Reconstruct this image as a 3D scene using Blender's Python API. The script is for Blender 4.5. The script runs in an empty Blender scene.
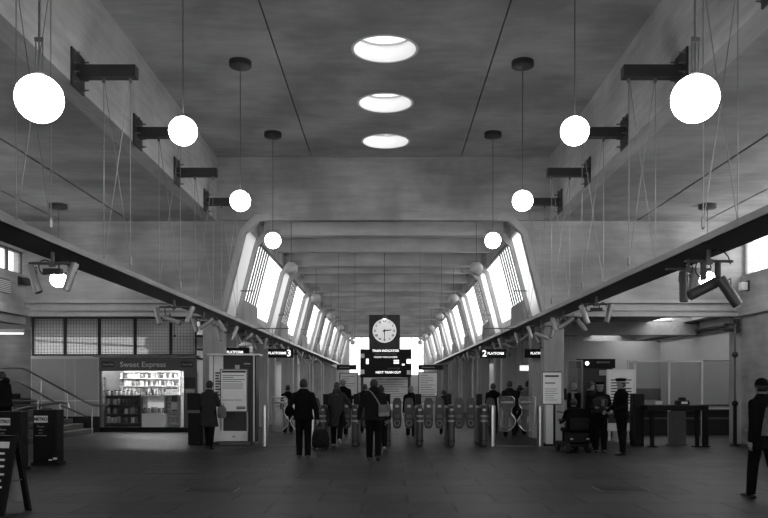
import bpy, bmesh, math, random
from mathutils import Vector, Matrix
random.seed(7)
PI = math.pi
scene = bpy.context.scene
col = scene.collection

# ---------------------------------------------------------------- camera, sky, exposure
cam_d = bpy.data.cameras.new('camera')
cam = bpy.data.objects.new('camera', cam_d)
col.objects.link(cam)
scene.camera = cam
cam.location = (0, 0, 1.65)
cam.rotation_euler = (PI/2, 0, 0)
cam_d.sensor_width = 36.0
cam_d.lens = 36.0*800/768
cam_d.shift_x = -4/768
cam_d.shift_y = 126/768
cam_d.clip_end = 400

world = bpy.data.worlds.new('overcast_sky')
scene.world = world
world.use_nodes = True
wn = world.node_tree
wn.nodes.clear()
w_out = wn.nodes.new('ShaderNodeOutputWorld')
w_bg = wn.nodes.new('ShaderNodeBackground')
w_tc = wn.nodes.new('ShaderNodeTexCoord')
w_sep = wn.nodes.new('ShaderNodeSeparateXYZ')
w_map = wn.nodes.new('ShaderNodeMapRange')
w_map.inputs['From Min'].default_value = -0.9
w_map.inputs['From Max'].default_value = 0.9
w_map.inputs['To Min'].default_value = 2.2      # overcast, brighter towards the right-hand side of the hall
w_map.inputs['To Max'].default_value = 6.0
wn.links.new(w_tc.outputs['Generated'], w_sep.inputs[0])
wn.links.new(w_sep.outputs['X'], w_map.inputs['Value'])
w_bg.inputs['Color'].default_value = (1, 1, 1, 1)
wn.links.new(w_map.outputs[0], w_bg.inputs['Strength'])
wn.links.new(w_bg.outputs[0], w_out.inputs[0])

scene.view_settings.view_transform = 'Standard'
scene.view_settings.look = 'None'
scene.view_settings.gamma = 1
scene.view_settings.use_curve_mapping = False
scene.view_settings.exposure = -0.12
scene.cycles.use_denoising = True
scene.cycles.max_bounces = 8
scene.cycles.diffuse_bounces = 5
scene.cycles.transparent_max_bounces = 12
scene.cycles.sample_clamp_indirect = 4

GLOBE_E = 27.0
KIOSK_E = 110.0
CX = -0.13           # the hall's centre line

# ---------------------------------------------------------------- materials (the photograph is black and white: all greys)
def mat(name, base, rough=0.6, metal=0.0, var=0.0, scale=(1, 1, 1), nscale=3.0, bump=0.0, spec=0.5, detail=6, stain=0.0):
    m = bpy.data.materials.new(name)
    m.use_nodes = True
    nt = m.node_tree
    b = nt.nodes['Principled BSDF']
    b.inputs['Base Color'].default_value = (base, base, base, 1)
    b.inputs['Roughness'].default_value = rough
    b.inputs['Metallic'].default_value = metal
    b.inputs['Specular IOR Level'].default_value = spec
    if var > 0 or bump > 0:
        g = nt.nodes.new('ShaderNodeNewGeometry') if var >= 0 else None
        mp = nt.nodes.new('ShaderNodeMapping')
        mp.inputs['Scale'].default_value = scale
        nt.links.new(g.outputs['Position'], mp.inputs['Vector'])
        nz = nt.nodes.new('ShaderNodeTexNoise')
        nz.inputs['Scale'].default_value = nscale
        nz.inputs['Detail'].default_value = detail+4
        nz.inputs['Roughness'].default_value = 0.66
        nt.links.new(mp.outputs[0], nz.inputs['Vector'])
        mr = nt.nodes.new('ShaderNodeMapRange')
        mr.inputs['From Min'].default_value = 0.25
        mr.inputs['From Max'].default_value = 0.75
        mr.inputs['To Min'].default_value = base*(1-var)
        mr.inputs['To Max'].default_value = base*(1+var)
        nt.links.new(nz.outputs['Fac'], mr.inputs['Value'])
        last = mr.outputs[0]
        if stain > 0:
            n2 = nt.nodes.new('ShaderNodeTexNoise')
            n2.inputs['Scale'].default_value = 0.7
            n2.inputs['Detail'].default_value = 3
            nt.links.new(g.outputs['Position'], n2.inputs['Vector'])
            m2 = nt.nodes.new('ShaderNodeMapRange')
            m2.inputs['From Min'].default_value = 0.35
            m2.inputs['From Max'].default_value = 0.7
            m2.inputs['To Min'].default_value = 1-stain
            m2.inputs['To Max'].default_value = 1+stain
            nt.links.new(n2.outputs['Fac'], m2.inputs['Value'])
            mu = nt.nodes.new('ShaderNodeMath'); mu.operation = 'MULTIPLY'
            nt.links.new(last, mu.inputs[0]); nt.links.new(m2.outputs[0], mu.inputs[1])
            last = mu.outputs[0]
        cb = nt.nodes.new('ShaderNodeCombineColor')
        for i in range(3):
            nt.links.new(last, cb.inputs[i])
        nt.links.new(cb.outputs[0], b.inputs['Base Color'])
        if bump > 0:
            bp = nt.nodes.new('ShaderNodeBump')
            bp.inputs['Strength'].default_value = bump
            bp.inputs['Distance'].default_value = 0.02
            nt.links.new(nz.outputs['Fac'], bp.inputs['Height'])
            nt.links.new(bp.outputs[0], b.inputs['Normal'])
    return m

def emis(name, strength, c=1.0):
    m = bpy.data.materials.new(name)
    m.use_nodes = True
    b = m.node_tree.nodes['Principled BSDF']
    b.inputs['Base Color'].default_value = (.8, .8, .8, 1)
    b.inputs['Emission Color'].default_value = (c, c, c, 1)
    b.inputs['Emission Strength'].default_value = strength
    return m

def glassy(name, tint=0.9, white=0.08, gloss=0.06, translucent=False):
    """thin pane: mostly see-through, a little reflection, a little dirt"""
    m = bpy.data.materials.new(name)
    m.use_nodes = True
    nt = m.node_tree
    nt.nodes.remove(nt.nodes['Principled BSDF'])
    out = nt.nodes['Material Output']
    tr = nt.nodes.new('ShaderNodeBsdfTransparent'); tr.inputs[0].default_value = (tint,)*3+(1,)
    df = nt.nodes.new('ShaderNodeBsdfTranslucent' if translucent else 'ShaderNodeBsdfDiffuse'); df.inputs[0].default_value = (.8,)*3+(1,)
    gl = nt.nodes.new('ShaderNodeBsdfGlossy'); gl.inputs['Roughness'].default_value = 0.05
    m1 = nt.nodes.new('ShaderNodeMixShader'); m1.inputs[0].default_value = white
    m2 = nt.nodes.new('ShaderNodeMixShader'); m2.inputs[0].default_value = gloss
    nt.links.new(tr.outputs[0], m1.inputs[1]); nt.links.new(df.outputs[0], m1.inputs[2])
    nt.links.new(m1.outputs[0], m2.inputs[1]); nt.links.new(gl.outputs[0], m2.inputs[2])
    nt.links.new(m2.outputs[0], out.inputs[0])
    return m

def floor_mat():
    m = bpy.data.materials.new('stone_slabs')
    m.use_nodes = True
    nt = m.node_tree
    b = nt.nodes['Principled BSDF']
    g = nt.nodes.new('ShaderNodeNewGeometry')
    mp = nt.nodes.new('ShaderNodeMapping')
    mp.inputs['Location'].default_value = (0.35, 0.2, 0)
    nt.links.new(g.outputs['Position'], mp.inputs['Vector'])
    br = nt.nodes.new('ShaderNodeTexBrick')
    br.inputs['Scale'].default_value = 1.0
    br.inputs['Brick Width'].default_value = 1.25
    br.inputs['Row Height'].default_value = 0.95
    br.inputs['Mortar Size'].default_value = 0.022
    br.inputs['Color1'].default_value = (.026,)*3+(1,)
    br.inputs['Color2'].default_value = (.050,)*3+(1,)
    br.inputs['Mortar'].default_value = (.004,)*3+(1,)
    br.offset = 0.5
    nt.links.new(mp.outputs[0], br.inputs['Vector'])
    nz = nt.nodes.new('ShaderNodeTexNoise'); nz.inputs['Scale'].default_value = 2.5; nz.inputs['Detail'].default_value = 8
    nt.links.new(g.outputs['Position'], nz.inputs['Vector'])
    mr = nt.nodes.new('ShaderNodeMapRange')
    mr.inputs['From Min'].default_value = .3; mr.inputs['From Max'].default_value = .7
    mr.inputs['To Min'].default_value = .6; mr.inputs['To Max'].default_value = 1.4
    nt.links.new(nz.outputs['Fac'], mr.inputs['Value'])
    mx = nt.nodes.new('ShaderNodeVectorMath'); mx.operation = 'SCALE'
    nt.links.new(br.outputs['Color'], mx.inputs[0]); nt.links.new(mr.outputs[0], mx.inputs['Scale'])
    nt.links.new(mx.outputs[0], b.inputs['Base Color'])
    rr = nt.nodes.new('ShaderNodeMapRange')
    rr.inputs['To Min'].default_value = .38; rr.inputs['To Max'].default_value = .62
    nt.links.new(nz.outputs['Fac'], rr.inputs['Value']); nt.links.new(rr.outputs[0], b.inputs['Roughness'])
    b.inputs['Specular IOR Level'].default_value = 0.22
    bp = nt.nodes.new('ShaderNodeBump'); bp.inputs['Strength'].default_value = .25; bp.inputs['Distance'].default_value = .01
    nt.links.new(br.outputs['Fac'], bp.inputs['Height']); bp.invert = True
    nt.links.new(bp.outputs[0], b.inputs['Normal'])
    return m

M = {}
M['floor'] = floor_mat()
M['conc_wall'] = mat('board_marked_concrete_wall', .36, .8, var=.24, scale=(.35, .35, 3), nscale=1.8, bump=.4, stain=.30)
M['conc_ceil'] = mat('board_marked_concrete_ceiling', .33, .85, var=.16, scale=(.6, 2.2, 1), nscale=2.2, bump=.3, stain=.26)
M['conc_beam'] = mat('pale_concrete_beam', .42, .8, var=.20, scale=(3, .5, 4), nscale=2.0, bump=.4, stain=.18)
M['conc_frame'] = mat('pale_concrete_frame', .42, .75, var=.12, scale=(2, 2, .7), nscale=3, bump=.25, stain=.1)
M['conc_col'] = mat('smooth_concrete_column', .40, .8, var=.2, scale=(5, 5, .5), nscale=2.0, bump=.3, stain=.15)
M['groove'] = mat('dark_joint', .06, .9)
M['low_roof'] = mat('brightened_low_roof_concrete', .60, .8, var=.16, scale=(.5, 2, 3), nscale=1.8, bump=.3, stain=.2)  # base raised above the other concrete to stand in for clerestory light
M['dado'] = mat('dark_dado', .018, .7, var=.2, nscale=4)
M['panel'] = mat('pale_wall_panel', .5, .6, var=.06, nscale=2)
M['steel_dark'] = mat('dark_painted_steel', .030, .5, metal=.1, var=.15, nscale=8)
M['steel_mid'] = mat('grey_painted_steel', .12, .45, metal=.2, var=.15, nscale=6)
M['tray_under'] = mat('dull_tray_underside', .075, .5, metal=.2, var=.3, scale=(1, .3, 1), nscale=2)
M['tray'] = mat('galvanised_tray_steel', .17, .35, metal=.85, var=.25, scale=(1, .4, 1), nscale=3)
M['steel'] = mat('brushed_stainless_steel', .5, .28, metal=1.0, var=.12, scale=(1, 1, 20), nscale=4)
M['cable'] = mat('steel_cable', .26, .4, metal=.6)
M['flex'] = mat('black_flex', .03, .5)
M['spot'] = mat('pale_spotlight_enamel', .42, .35, metal=.3, var=.05, nscale=9)
M['spot_dark'] = mat('dark_spotlight_enamel', .08, .4, metal=.3, var=.05, nscale=9)
M['black'] = mat('black_paint', .007, .5, var=.2, nscale=6, spec=.2)
M['black_soft'] = mat('black_plastic', .010, .6, spec=.2)
M['white'] = mat('white_enamel', .8, .45, var=.04, nscale=5)
M['paper'] = mat('printed_paper', .86, .7, var=.05, nscale=7)
M['ink'] = mat('printed_ink', .05, .7)
M['greyink'] = mat('grey_print', .25, .7)
M['gate_body'] = mat('ticket_gate_metal', .09, .35, metal=.6, var=.2, nscale=6)
M['gate_band'] = mat('ticket_gate_band', .38, .4, metal=.4)
M['flap'] = mat('dark_gate_flap', .03, .4, var=.2, nscale=9)
M['rubber'] = mat('rubber', .015, .8)
M['glass'] = glassy('clear_glass')
M['glass_cler'] = glassy('clerestory_glass', .92, .10, .04, True)
M['glass_milk'] = glassy('obscured_glass', .25, .8, .03, True)
M['glass_wired'] = glassy('dusty_wired_glass', .42, .3, .03, True)
M['glass_part'] = glassy('screen_glass', .82, .06, .08)
M['globe_on'] = emis('lit_opal_glass', GLOBE_E)
M['globe_off'] = mat('unlit_opal_glass', .6, .3, spec=.6)
M['tube'] = emis('lit_fluorescent_tube', KIOSK_E)
M['lit_text'] = emis('lit_lettering', 1.3)
M['lit_small'] = emis('small_lit_lens', 3.0)
M['drum'] = mat('white_painted_drum', .8, .6, var=.03, nscale=4)
M['dial'] = emis('backlit_clock_dial', .42)
M['skin'] = mat('skin', .24, .55, var=.05, nscale=20)
M['hair_dark'] = mat('dark_hair', .015, .6, var=.4, scale=(20, 20, 3), nscale=8)
M['hair_light'] = mat('fair_hair', .22, .6, var=.25, scale=(20, 20, 3), nscale=8)
M['hair_mid'] = mat('brown_hair', .03, .6, var=.3, scale=(20, 20, 3), nscale=8)
def cloth(n, v): return mat(n, v*.75, .95, var=.3, nscale=14, bump=.5, spec=.08)
M['cl_black'] = cloth('black_cloth', .010)
M['cl_dark'] = cloth('charcoal_cloth', .022)
M['cl_grey'] = cloth('mid_grey_wool', .055)
M['cl_mid'] = cloth('dark_grey_wool', .04)
M['cl_pale'] = cloth('pale_cloth', .35)
M['cl_light'] = cloth('light_grey_cloth', .22)
M['shoe'] = mat('dark_shoe_leather', .015, .4, var=.2, nscale=9)
M['trainer'] = mat('pale_trainer', .35, .6, var=.1, nscale=9)
M['sole'] = mat('pale_sole', .3, .7)

# ---------------------------------------------------------------- mesh helpers
class MB:
    def __init__(s):
        s.bm = bmesh.new()
    def box(s, x0, x1, y0, y1, z0, z1, rot=None, piv=None):
        vs = [s.bm.verts.new((x, y, z)) for x in (x0, x1) for y in (y0, y1) for z in (z0, z1)]
        for f in ((0, 1, 3, 2), (4, 6, 7, 5), (0, 4, 5, 1), (2, 3, 7, 6), (0, 2, 6, 4), (1, 5, 7, 3)):
            s.bm.faces.new([vs[i] for i in f])
        if rot is not None:
            p = Vector(piv if piv is not None else ((x0+x1)/2, (y0+y1)/2, (z0+z1)/2))
            for v in vs:
                v.co = p + rot @ (v.co - p)
        return s
    def rbox(s, x0, x1, y0, y1, z0, z1, r=.02, n=3):
        """box with its four vertical edges rounded and its top and bottom edges eased"""
        pts = []
        for cx_, cy_, a0 in ((x1-r, y1-r, 0), (x0+r, y1-r, PI/2), (x0+r, y0+r, PI), (x1-r, y0+r, 3*PI/2)):
            for k in range(n+1):
                a = a0+PI/2*k/n
                pts.append((cx_, cy_, math.cos(a), math.sin(a)))
        e = min(r*.5, (z1-z0)*.2)
        rings = []
        for z, ins in ((z0, e), (z0+e, 0), (z1-e, 0), (z1, e)):
            rings.append([s.bm.verts.new((px+(r-ins)*ca, py+(r-ins)*sa, z)) for px, py, ca, sa in pts])
        s._skin(rings, True)
        return s
    def _skin(s, rings, cap):
        n = len(rings[0])
        for a, b in zip(rings, rings[1:]):
            for i in range(n):
                s.bm.faces.new((a[i], a[(i+1) % n], b[(i+1) % n], b[i]))
        if cap:
            s.bm.faces.new(rings[0][::-1]); s.bm.faces.new(rings[-1])
    def tube(s, pts, r, n=8, cap=True, closed=False):
        pts = [Vector(p) for p in pts]
        rs = r if isinstance(r, (list, tuple)) else [r]*len(pts)
        rings = []
        up = None
        m = len(pts)
        for i, p in enumerate(pts):
            if closed:
                d = pts[(i+1) % m]-pts[i-1]
            else:
                d = pts[min(i+1, m-1)]-pts[max(i-1, 0)]
            d.normalize()
            if up is None:
                up = d.orthogonal().normalized()
            up = (up - d*up.dot(d))
            up = up.normalized() if up.length > 1e-6 else d.orthogonal().normalized()
            w = d.cross(up)
            rings.append([s.bm.verts.new(p+(up*math.cos(2*PI*k/n)+w*math.sin(2*PI*k/n))*rs[i]) for k in range(n)])
        if closed:
            rings.append(rings[0])
            s._skin(rings, False)
        else:
            s._skin(rings, cap)
        return s
    def limb(s, pts, rs, n=10):
        """tapered tube with round ends"""
        pts = [Vector(p) for p in pts]
        d0 = (pts[1]-pts[0]).normalized(); d1 = (pts[-1]-pts[-2]).normalized()
        P, R = [], []
        for a in (75, 45, 20):
            P.append(pts[0]-d0*rs[0]*math.sin(math.radians(a))); R.append(rs[0]*math.cos(math.radians(a)))
        P += pts; R += list(rs)
        for a in (20, 45, 75):
            P.append(pts[-1]+d1*rs[-1]*math.sin(math.radians(a))); R.append(rs[-1]*math.cos(math.radians(a)))
        return s.tube(P, R, n)
    def lathe(s, prof, c=(0, 0, 0), n=20, axis='z', cap=True):
        rings = []
        c = Vector(c)
        for r, h in prof:
            ring = []
            for k in range(n):
                a = 2*PI*k/n
                if axis == 'z': v = Vector((r*math.cos(a), r*math.sin(a), h))
                elif axis == 'y': v = Vector((r*math.cos(a), h, r*math.sin(a)))
                else: v = Vector((h, r*math.cos(a), r*math.sin(a)))
                ring.append(s.bm.verts.new(c+v))
            rings.append(ring)
        s._skin(rings, cap)
        return s
    def ball(s, c, rx, ry=None, rz=None, n=16, m=10, rot=None):
        ry = rx if ry is None else ry; rz = rx if rz is None else rz
        c = Vector(c)
        rings = []
        for j in range(1, m):
            t = PI*j/m
            ring = []
            for k in range(n):
                a = 2*PI*k/n
                v = Vector((rx*math.sin(t)*math.cos(a), ry*math.sin(t)*math.sin(a), -rz*math.cos(t)))
                if rot is not None: v = rot @ v
                ring.append(s.bm.verts.new(c+v))
            rings.append(ring)
        s._skin(rings, True)
        return s
    def rings(s, secs, n=16, tilt=None):
        """stack of ellipses (cx, cy, z, rx, ry)"""
        R = []
        for cx_, cy_, z, rx, ry in secs:
            R.append([s.bm.verts.new((cx_+rx*math.cos(2*PI*k/n), cy_+ry*math.sin(2*PI*k/n), z)) for k in range(n)])
        s._skin(R, True)
        return s
    def prism(s, pts, y0, y1, plane='xz'):
        """closed outline extruded: xz outline along y, yz outline along x, xy outline along z"""
        def P(a, b, h):
            return (a, h, b) if plane == 'xz' else ((h, a, b) if plane == 'yz' else (a, b, h))
        A = [s.bm.verts.new(P(a, b, y0)) for a, b in pts]
        B = [s.bm.verts.new(P(a, b, y1)) for a, b in pts]
        n = len(pts)
        for i in range(n):
            s.bm.faces.new((A[i], A[(i+1) % n], B[(i+1) % n], B[i]))
        s.bm.faces.new(A[::-1]); s.bm.faces.new(B)
        return s
    def build(s, name, material, parent=None, smooth=False, bevel=0.0, loc=None):
        bmesh.ops.recalc_face_normals(s.bm, faces=s.bm.faces[:])
        me = bpy.data.meshes.new(name)
        s.bm.to_mesh(me); s.bm.free()
        me.materials.append(material if not isinstance(material, str) else M[material])
        if smooth:
            for p in me.polygons: p.use_smooth = True
            try: me.set_sharp_from_angle(angle=math.radians(40))
            except Exception: pass
        o = bpy.data.objects.new(name, me)
        col.objects.link(o)
        if parent is not None: o.parent = parent
        if loc is not None: o.location = loc
        if bevel > 0:
            b = o.modifiers.new('ease', 'BEVEL'); b.width = bevel; b.segments = 2; b.limit_method = 'ANGLE'
        return o

def tag(o, label=None, cat=None, group=None, kind=None):
    if label: o['label'] = label
    if cat: o['category'] = cat
    if group: o['group'] = group
    if kind: o['kind'] = kind
    return o
def thing(name, label, cat, loc=(0, 0, 0), rz=0.0, group=None):
    o = bpy.data.objects.new(name, None)
    col.objects.link(o)
    o.location = loc; o.rotation_euler = (0, 0, rz)
    o.empty_display_size = .2
    return tag(o, label, cat, group)
def struct(name, mb, m, label, cat='structure', **k):
    o = mb.build(name, m, **k)
    return tag(o, label, cat, None, 'structure')
def dup(root, loc, rz=None, label=None, group=None):
    def cp(o, par):
        c = o.copy(); col.objects.link(c)
        if par is not None: c.parent = par
        for ch in kids.get(o, []): cp(ch, c)
        return c
    kids = {}
    for o in [root]+list(root.children_recursive):
        if o.parent is not None: kids.setdefault(o.parent, []).append(o)
    r = cp(root, None)
    r.location = loc
    if rz is not None: r.rotation_euler = (0, 0, rz)
    if label: r['label'] = label
    if group: r['group'] = group
    return r
def text(name, s, size, loc, m, parent, rz=0.0, ax='CENTER', ext=.002, shear=0.0, sx=1.0, bold=0.0):
    c = bpy.data.curves.new(name, 'FONT')
    c.body = s; c.size = size; c.align_x = ax; c.align_y = 'CENTER'; c.extrude = ext; c.shear = shear; c.offset = bold
    c.materials.append(M[m])
    c.resolution_u = 3
    o = bpy.data.objects.new(name, c)
    col.objects.link(o)
    me = bpy.data.meshes.new_from_object(o)
    bpy.data.objects.remove(o); bpy.data.curves.remove(c)
    o = bpy.data.objects.new(name, me)
    col.objects.link(o)
    o.parent = parent
    o.location = loc; o.rotation_euler = (PI/2, 0, rz); o.scale = (sx, 1, 1)
    return o
def at(px, py, Y):
    s = 800.0/Y
    return ((px-388)/s, Y, 1.65+(385-py)/s)
ORD = 'first second third fourth fifth sixth seventh eighth ninth tenth eleventh twelfth thirteenth fourteenth'.split()
SIDE = {-1: 'left-hand', 1: 'right-hand'}
# ================================================================ the setting
YE = 22.504            # plane where the tall booking hall meets the lower platform hall
ZC = 8.063            # tall ceiling
ZS = 6.256             # soffit of the aisles
XB = 4.68            # face of the long upper beams
XW = 10.063            # aisle side walls
ZD = 3.586            # head of the openings in the end wall
YN = -5.0            # rear of what is built
YF = 82.0
struct('floor', MB().box(-16, 14, YN-1, YF+4, -.2, 0), 'floor', 'dark stone slab floor of the station hall', 'floor')

# --- tall ceiling with three round openings, laid in three strips with open joints
SKY = [(-.06, 15.275), (-.06, 18.19), (-.06, 21.046)]
SR = 0.595
def ceiling_mid():
    mb = MB(); bm = mb.bm
    x0, x1 = -.05-2.09, -.05+2.09
    ys = [YN, 13.817, 16.732, 19.647, YE+.3]
    th = .25
    # plain panel before the openings
    mb.box(x0, x1, ys[0], ys[1], ZC, ZC+th)
    n = 40
    for i, (cx_, cy_) in enumerate(SKY):
        ya, yb = ys[i+1], ys[i+2]
        for z, inv in ((ZC, 0), (ZC+th, 1)):
            inner, outer = [], []
            for k in range(n):
                a = 2*PI*k/n
                inner.append(bm.verts.new((cx_+SR*math.cos(a), cy_+SR*math.sin(a), z)))
                ca, sa = math.cos(a), math.sin(a)
                tx = ((x1-cx_) if ca > 0 else (x0-cx_))/ca if abs(ca) > 1e-6 else 1e9
                ty = ((yb-cy_) if sa > 0 else (ya-cy_))/sa if abs(sa) > 1e-6 else 1e9
                t = min(abs(tx), abs(ty))
                outer.append(bm.verts.new((cx_+ca*t, cy_+sa*t, z)))
            for k in range(n):
                q = (inner[k], inner[(k+1) % n], outer[(k+1) % n], outer[k])
                bm.faces.new(q if inv else q[::-1])
            # corner fillers
            for sx_ in (x0, x1):
                for sy_ in (ya, yb):
                    best = sorted(outer, key=lambda v: (v.co.x-sx_)**2+(v.co.y-sy_)**2)
                    c = bm.verts.new((sx_, sy_, z))
                    a_ = [v for v in best[:6] if abs(v.co.x-sx_) < 1e-4][:1]
                    b_ = [v for v in best[:6] if abs(v.co.y-sy_) < 1e-4][:1]
                    if a_ and b_ and a_[0] is not b_[0]:
                        bm.faces.new((c, a_[0], b_[0]))
    return mb
struct('ceiling', ceiling_mid(), 'conc_ceil', 'middle strip of the tall concrete ceiling with three round roof lights', 'ceiling')
struct('ceiling', MB().box(CX-XB-.1, -.05-2.115, YN, YE+.3, ZC, ZC+.25), 'conc_ceil', 'left strip of the tall concrete ceiling', 'ceiling')
struct('ceiling', MB().box(-.05+2.115, CX+XB+.1, YN, YE+.3, ZC, ZC+.25), 'conc_ceil', 'right strip of the tall concrete ceiling', 'ceiling')
struct('trim_1', MB().box(-.05-2.14, -.05-2.06, YN, YE, ZC+.06, ZC+.2).box(-.05+2.06, -.05+2.14, YN, YE, ZC+.06, ZC+.2), 'groove', 'dark joints running along the tall ceiling', 'ceiling joint')
for i, (cx_, cy_) in enumerate(SKY):
    w = thing('window_%d' % (i+1), '%s round roof light from the front in the tall ceiling' % ORD[i], 'roof light', (cx_, cy_, ZC))
    w['kind'] = 'structure'
    d = MB()
    prof_in = [(SR, -.01), (SR, .32), (SR-.05, .33), (SR-.05, .36), (SR, .37), (SR, .62)]
    n = 40
    R = []
    for r_, z_ in prof_in+[(SR+.05, .62), (SR+.05, -.01)]:
        R.append([d.bm.verts.new((r_*math.cos(2*PI*k/n), r_*math.sin(2*PI*k/n), z_)) for k in range(n)])
    R.append(R[0])
    d._skin(R, False)
    d.build('drum', 'drum', w, smooth=True)
    r_ = MB(); r_.tube([((SR-.03)*math.cos(2*PI*k/32), (SR-.03)*math.sin(2*PI*k/32), .345) for k in range(32)], .012, 6, closed=True)
    r_.build('ring', 'steel_mid', w)
    g = MB(); g.lathe([(SR+.04, .62), (SR*.85, .76), (SR*.5, .84), (.03, .87)], n=32, cap=False); g.build('dome', 'glass_cler', w, smooth=True)

# --- long upper beams, aisle soffits (cast in strips with dark joints)
for sd, nm in ((-1, 'left'), (1, 'right')):
    a, b = sorted((CX+sd*XB, CX+sd*(XB+.35)))
    struct('wall_upper_'+nm, MB().box(a, b, YN, YE+.3, ZS, ZC), 'conc_beam', 'long pale concrete beam along the %s side of the tall ceiling' % nm, 'beam')
    xs = [XB+.35, 7.113, 9.037, XW+.1]
    sm = MB()
    for i in range(3):
        a, b = sorted((CX+sd*(xs[i]+(.03 if i else 0)), CX+sd*(xs[i+1]-.03)))
        sm.box(a, b, YN, YE+.3, ZS, ZS+.25)
    a, b = sorted((CX+sd*XB, CX+sd*6.0))
    struct('ceiling_aisle_'+nm, sm, 'conc_ceil', 'low concrete soffit over the %s aisle' % nm, 'ceiling')
    sm = MB()
    for x in (7.113, 9.037):
        sm.box(CX+sd*x-.05, CX+sd*x+.05, YN, YE, ZS+.05, ZS+.22)
    struct('trim_'+('2' if sd < 0 else '3'), sm, 'groove', 'dark joints along the %s aisle soffit' % nm, 'ceiling joint')

# --- side walls of the tall hall with high windows
def window_band(n, x, side, y0, y1, z0, z1, step, lab):
    w = thing('window_%d' % n, lab, 'window', (x, y0, z0)); w['kind'] = 'structure'
    f = MB(); L = y1-y0; H = z1-z0
    f.box(-.05, .05, 0, L, 0, .025).box(-.05, .05, 0, L, H-.025, H)
    y = 0.0; k = int(round(L/step))
    for i in range(k+1):
        yy = L*i/k
        f.box(-.05, .05, max(0, yy-.014), min(L, yy+.014), .025, H-.025)
    f.build('window_frame', 'steel_dark', w)
    MB().box(-.006, .006, .01, L-.01, .02, H-.02).build('glazing', 'glass_cler', w)
xl, xr = CX-XW, CX+XW
struct('wall_left', MB().box(xl-.3, xl, YN, YE, 3.341, 4.728).box(xl-.3, xl, YN, YE, 5.358, ZS+.25)
       .box(xl, xl+.14, YN, YE, 3.574, 3.807), 'conc_wall', 'board-marked concrete wall above the left aisle', 'wall')
window_band(4, xl-.1, -1, YN, YE-.1, 4.728, 5.358, .84, 'strip of small square panes high in the left wall')
struct('wall_right', MB().box(xr, xr+.3, YN, YE, 0, 4.705)
       .box(xr-.14, xr, YN, YE, 3.574, 3.807), 'conc_wall', 'board-marked concrete wall beside the right aisle', 'wall')
window_band(5, xr+.1, 1, YN, YE-.05, 4.705, ZS+.02, 2.3, 'tall bright window strip high in the right wall')
struct('ceiling_outer_left', MB().box(-14.5, xl-.3, YN, 28.6, 4.05, 4.3), 'conc_ceil', 'low ceiling over the stairs at the left', 'ceiling')
struct('wall_outer_left', MB().box(-14.5, -14.2, YN, 28.6, 0, 2.3).box(-14.5, -14.2, YN, 28.6, 3.7, 4.1).box(-14.5, -14.2, YN, 8, 2.3, 3.7).box(-14.5, -14.2, 27.5, 28.6, 2.3, 3.7), 'conc_wall', 'concrete wall beyond the stairs', 'wall')

window_band(50, -14.35, -1, 8, 27.5, 2.3, 3.7, 1.5, 'added unseen window band that lights the stairs from the far left')  # out of view, added to bring daylight to the stairs and kiosk wall
# --- end wall with its bulkhead and lintel
for sd, nm in ((-1, 'left'), (1, 'right')):
    fx = lambda x: CX+sd*x
    out = 14.2 if sd < 0 else 12.2
    p = [(fx(XW+.35), ZD), (fx(4.489), ZD), (fx(3.906), 5.929), (fx(3.521), 6.291), (fx(3.521), ZS+.02), (fx(XW+.35), ZS+.02)]
    mb = MB().prism(p, YE, YE+.3)
    mb.box(*sorted((fx(XW+.35), abs(out)*sd)), YE, YE+.3, ZD, 4.74)
    struct('wall_end_'+nm, mb, 'conc_wall', 'board-marked concrete end wall above the %s aisle opening' % nm, 'wall')
    lb = MB()
    a, b = sorted((fx(5.364), fx(XW)))
    lb.box(a, b, YE-.10, YE, 3.947, 4.04).box(a, b, YE-.06, YE, 3.737, 3.877).box(a, b, YE-.16, YE, ZD-.02, 3.667)
    struct('trim_'+('4' if sd < 0 else '5'), lb, 'conc_frame', 'ledges along the %s end lintel' % nm, 'ledge')
struct('wall_bulkhead', MB().box(CX-XB, CX+XB, YE, YE+.3, 6.291, ZC+.2), 'conc_wall', 'board-marked concrete bulkhead where the tall hall ends', 'wall')
struct('wall_pier_right', MB().box(9.748, 12.2, YE, YE+.35, 0, ZD), 'conc_col', 'concrete pier at the right end of the aisle opening', 'pier')

# --- platform hall: portal frames, cross beams, roof slab, clerestory glazing
BAY = 8.395
NB = 7
ends = YE+BAY*NB
fr = 0
for i in range(NB+1):
    for off in (0, 2.215):
        y = YE+BAY*i+off
        if y > ends+.1: continue
        t = .16
        for sd, nm in ((-1, 'left'), (1, 'right')):
            fx = lambda x: CX+sd*x
            p = [(fx(4.501), 3.574), (fx(3.894), 5.906), (fx(3.521), 6.256), (fx(3.206), 6.279), (fx(3.206), 6.442), (fx(3.615), 6.442), (fx(4.034), 5.999), (fx(4.652), 3.574)]
            fr += 1
            y0 = y-.05 if i == 0 and off == 0 else y-t/2
            struct('trim_%d' % (10+fr), MB().prism(p, y0, y0+t), 'conc_frame',
                   '%s slanting roof frame from the front on the %s side' % (ORD[min(fr//2 if sd > 0 else fr//2, 13)], nm), 'roof frame')
cb = 0
for i in range(NB):
    for k, off in enumerate((0, 2.332, 5.364)):
        if i == 0 and k == 0: continue
        y = YE+BAY*i+off
        cb += 1
        w_, zb = (.5, 6.256) if k == 0 else (.3, 6.291)
        struct('trim_%d' % (40+cb), MB().box(CX-3.731, CX+3.731, y, y+w_, zb, 6.839), 'low_roof', 'cross beam under the low roof', 'beam', bevel=.02)
struct('ceiling_low', MB().box(CX-3.906, CX+3.906, YE+.3, ends+.5, 6.745, 7.014), 'low_roof', 'low concrete roof over the platform hall', 'ceiling')
wn_ = 6
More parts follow.
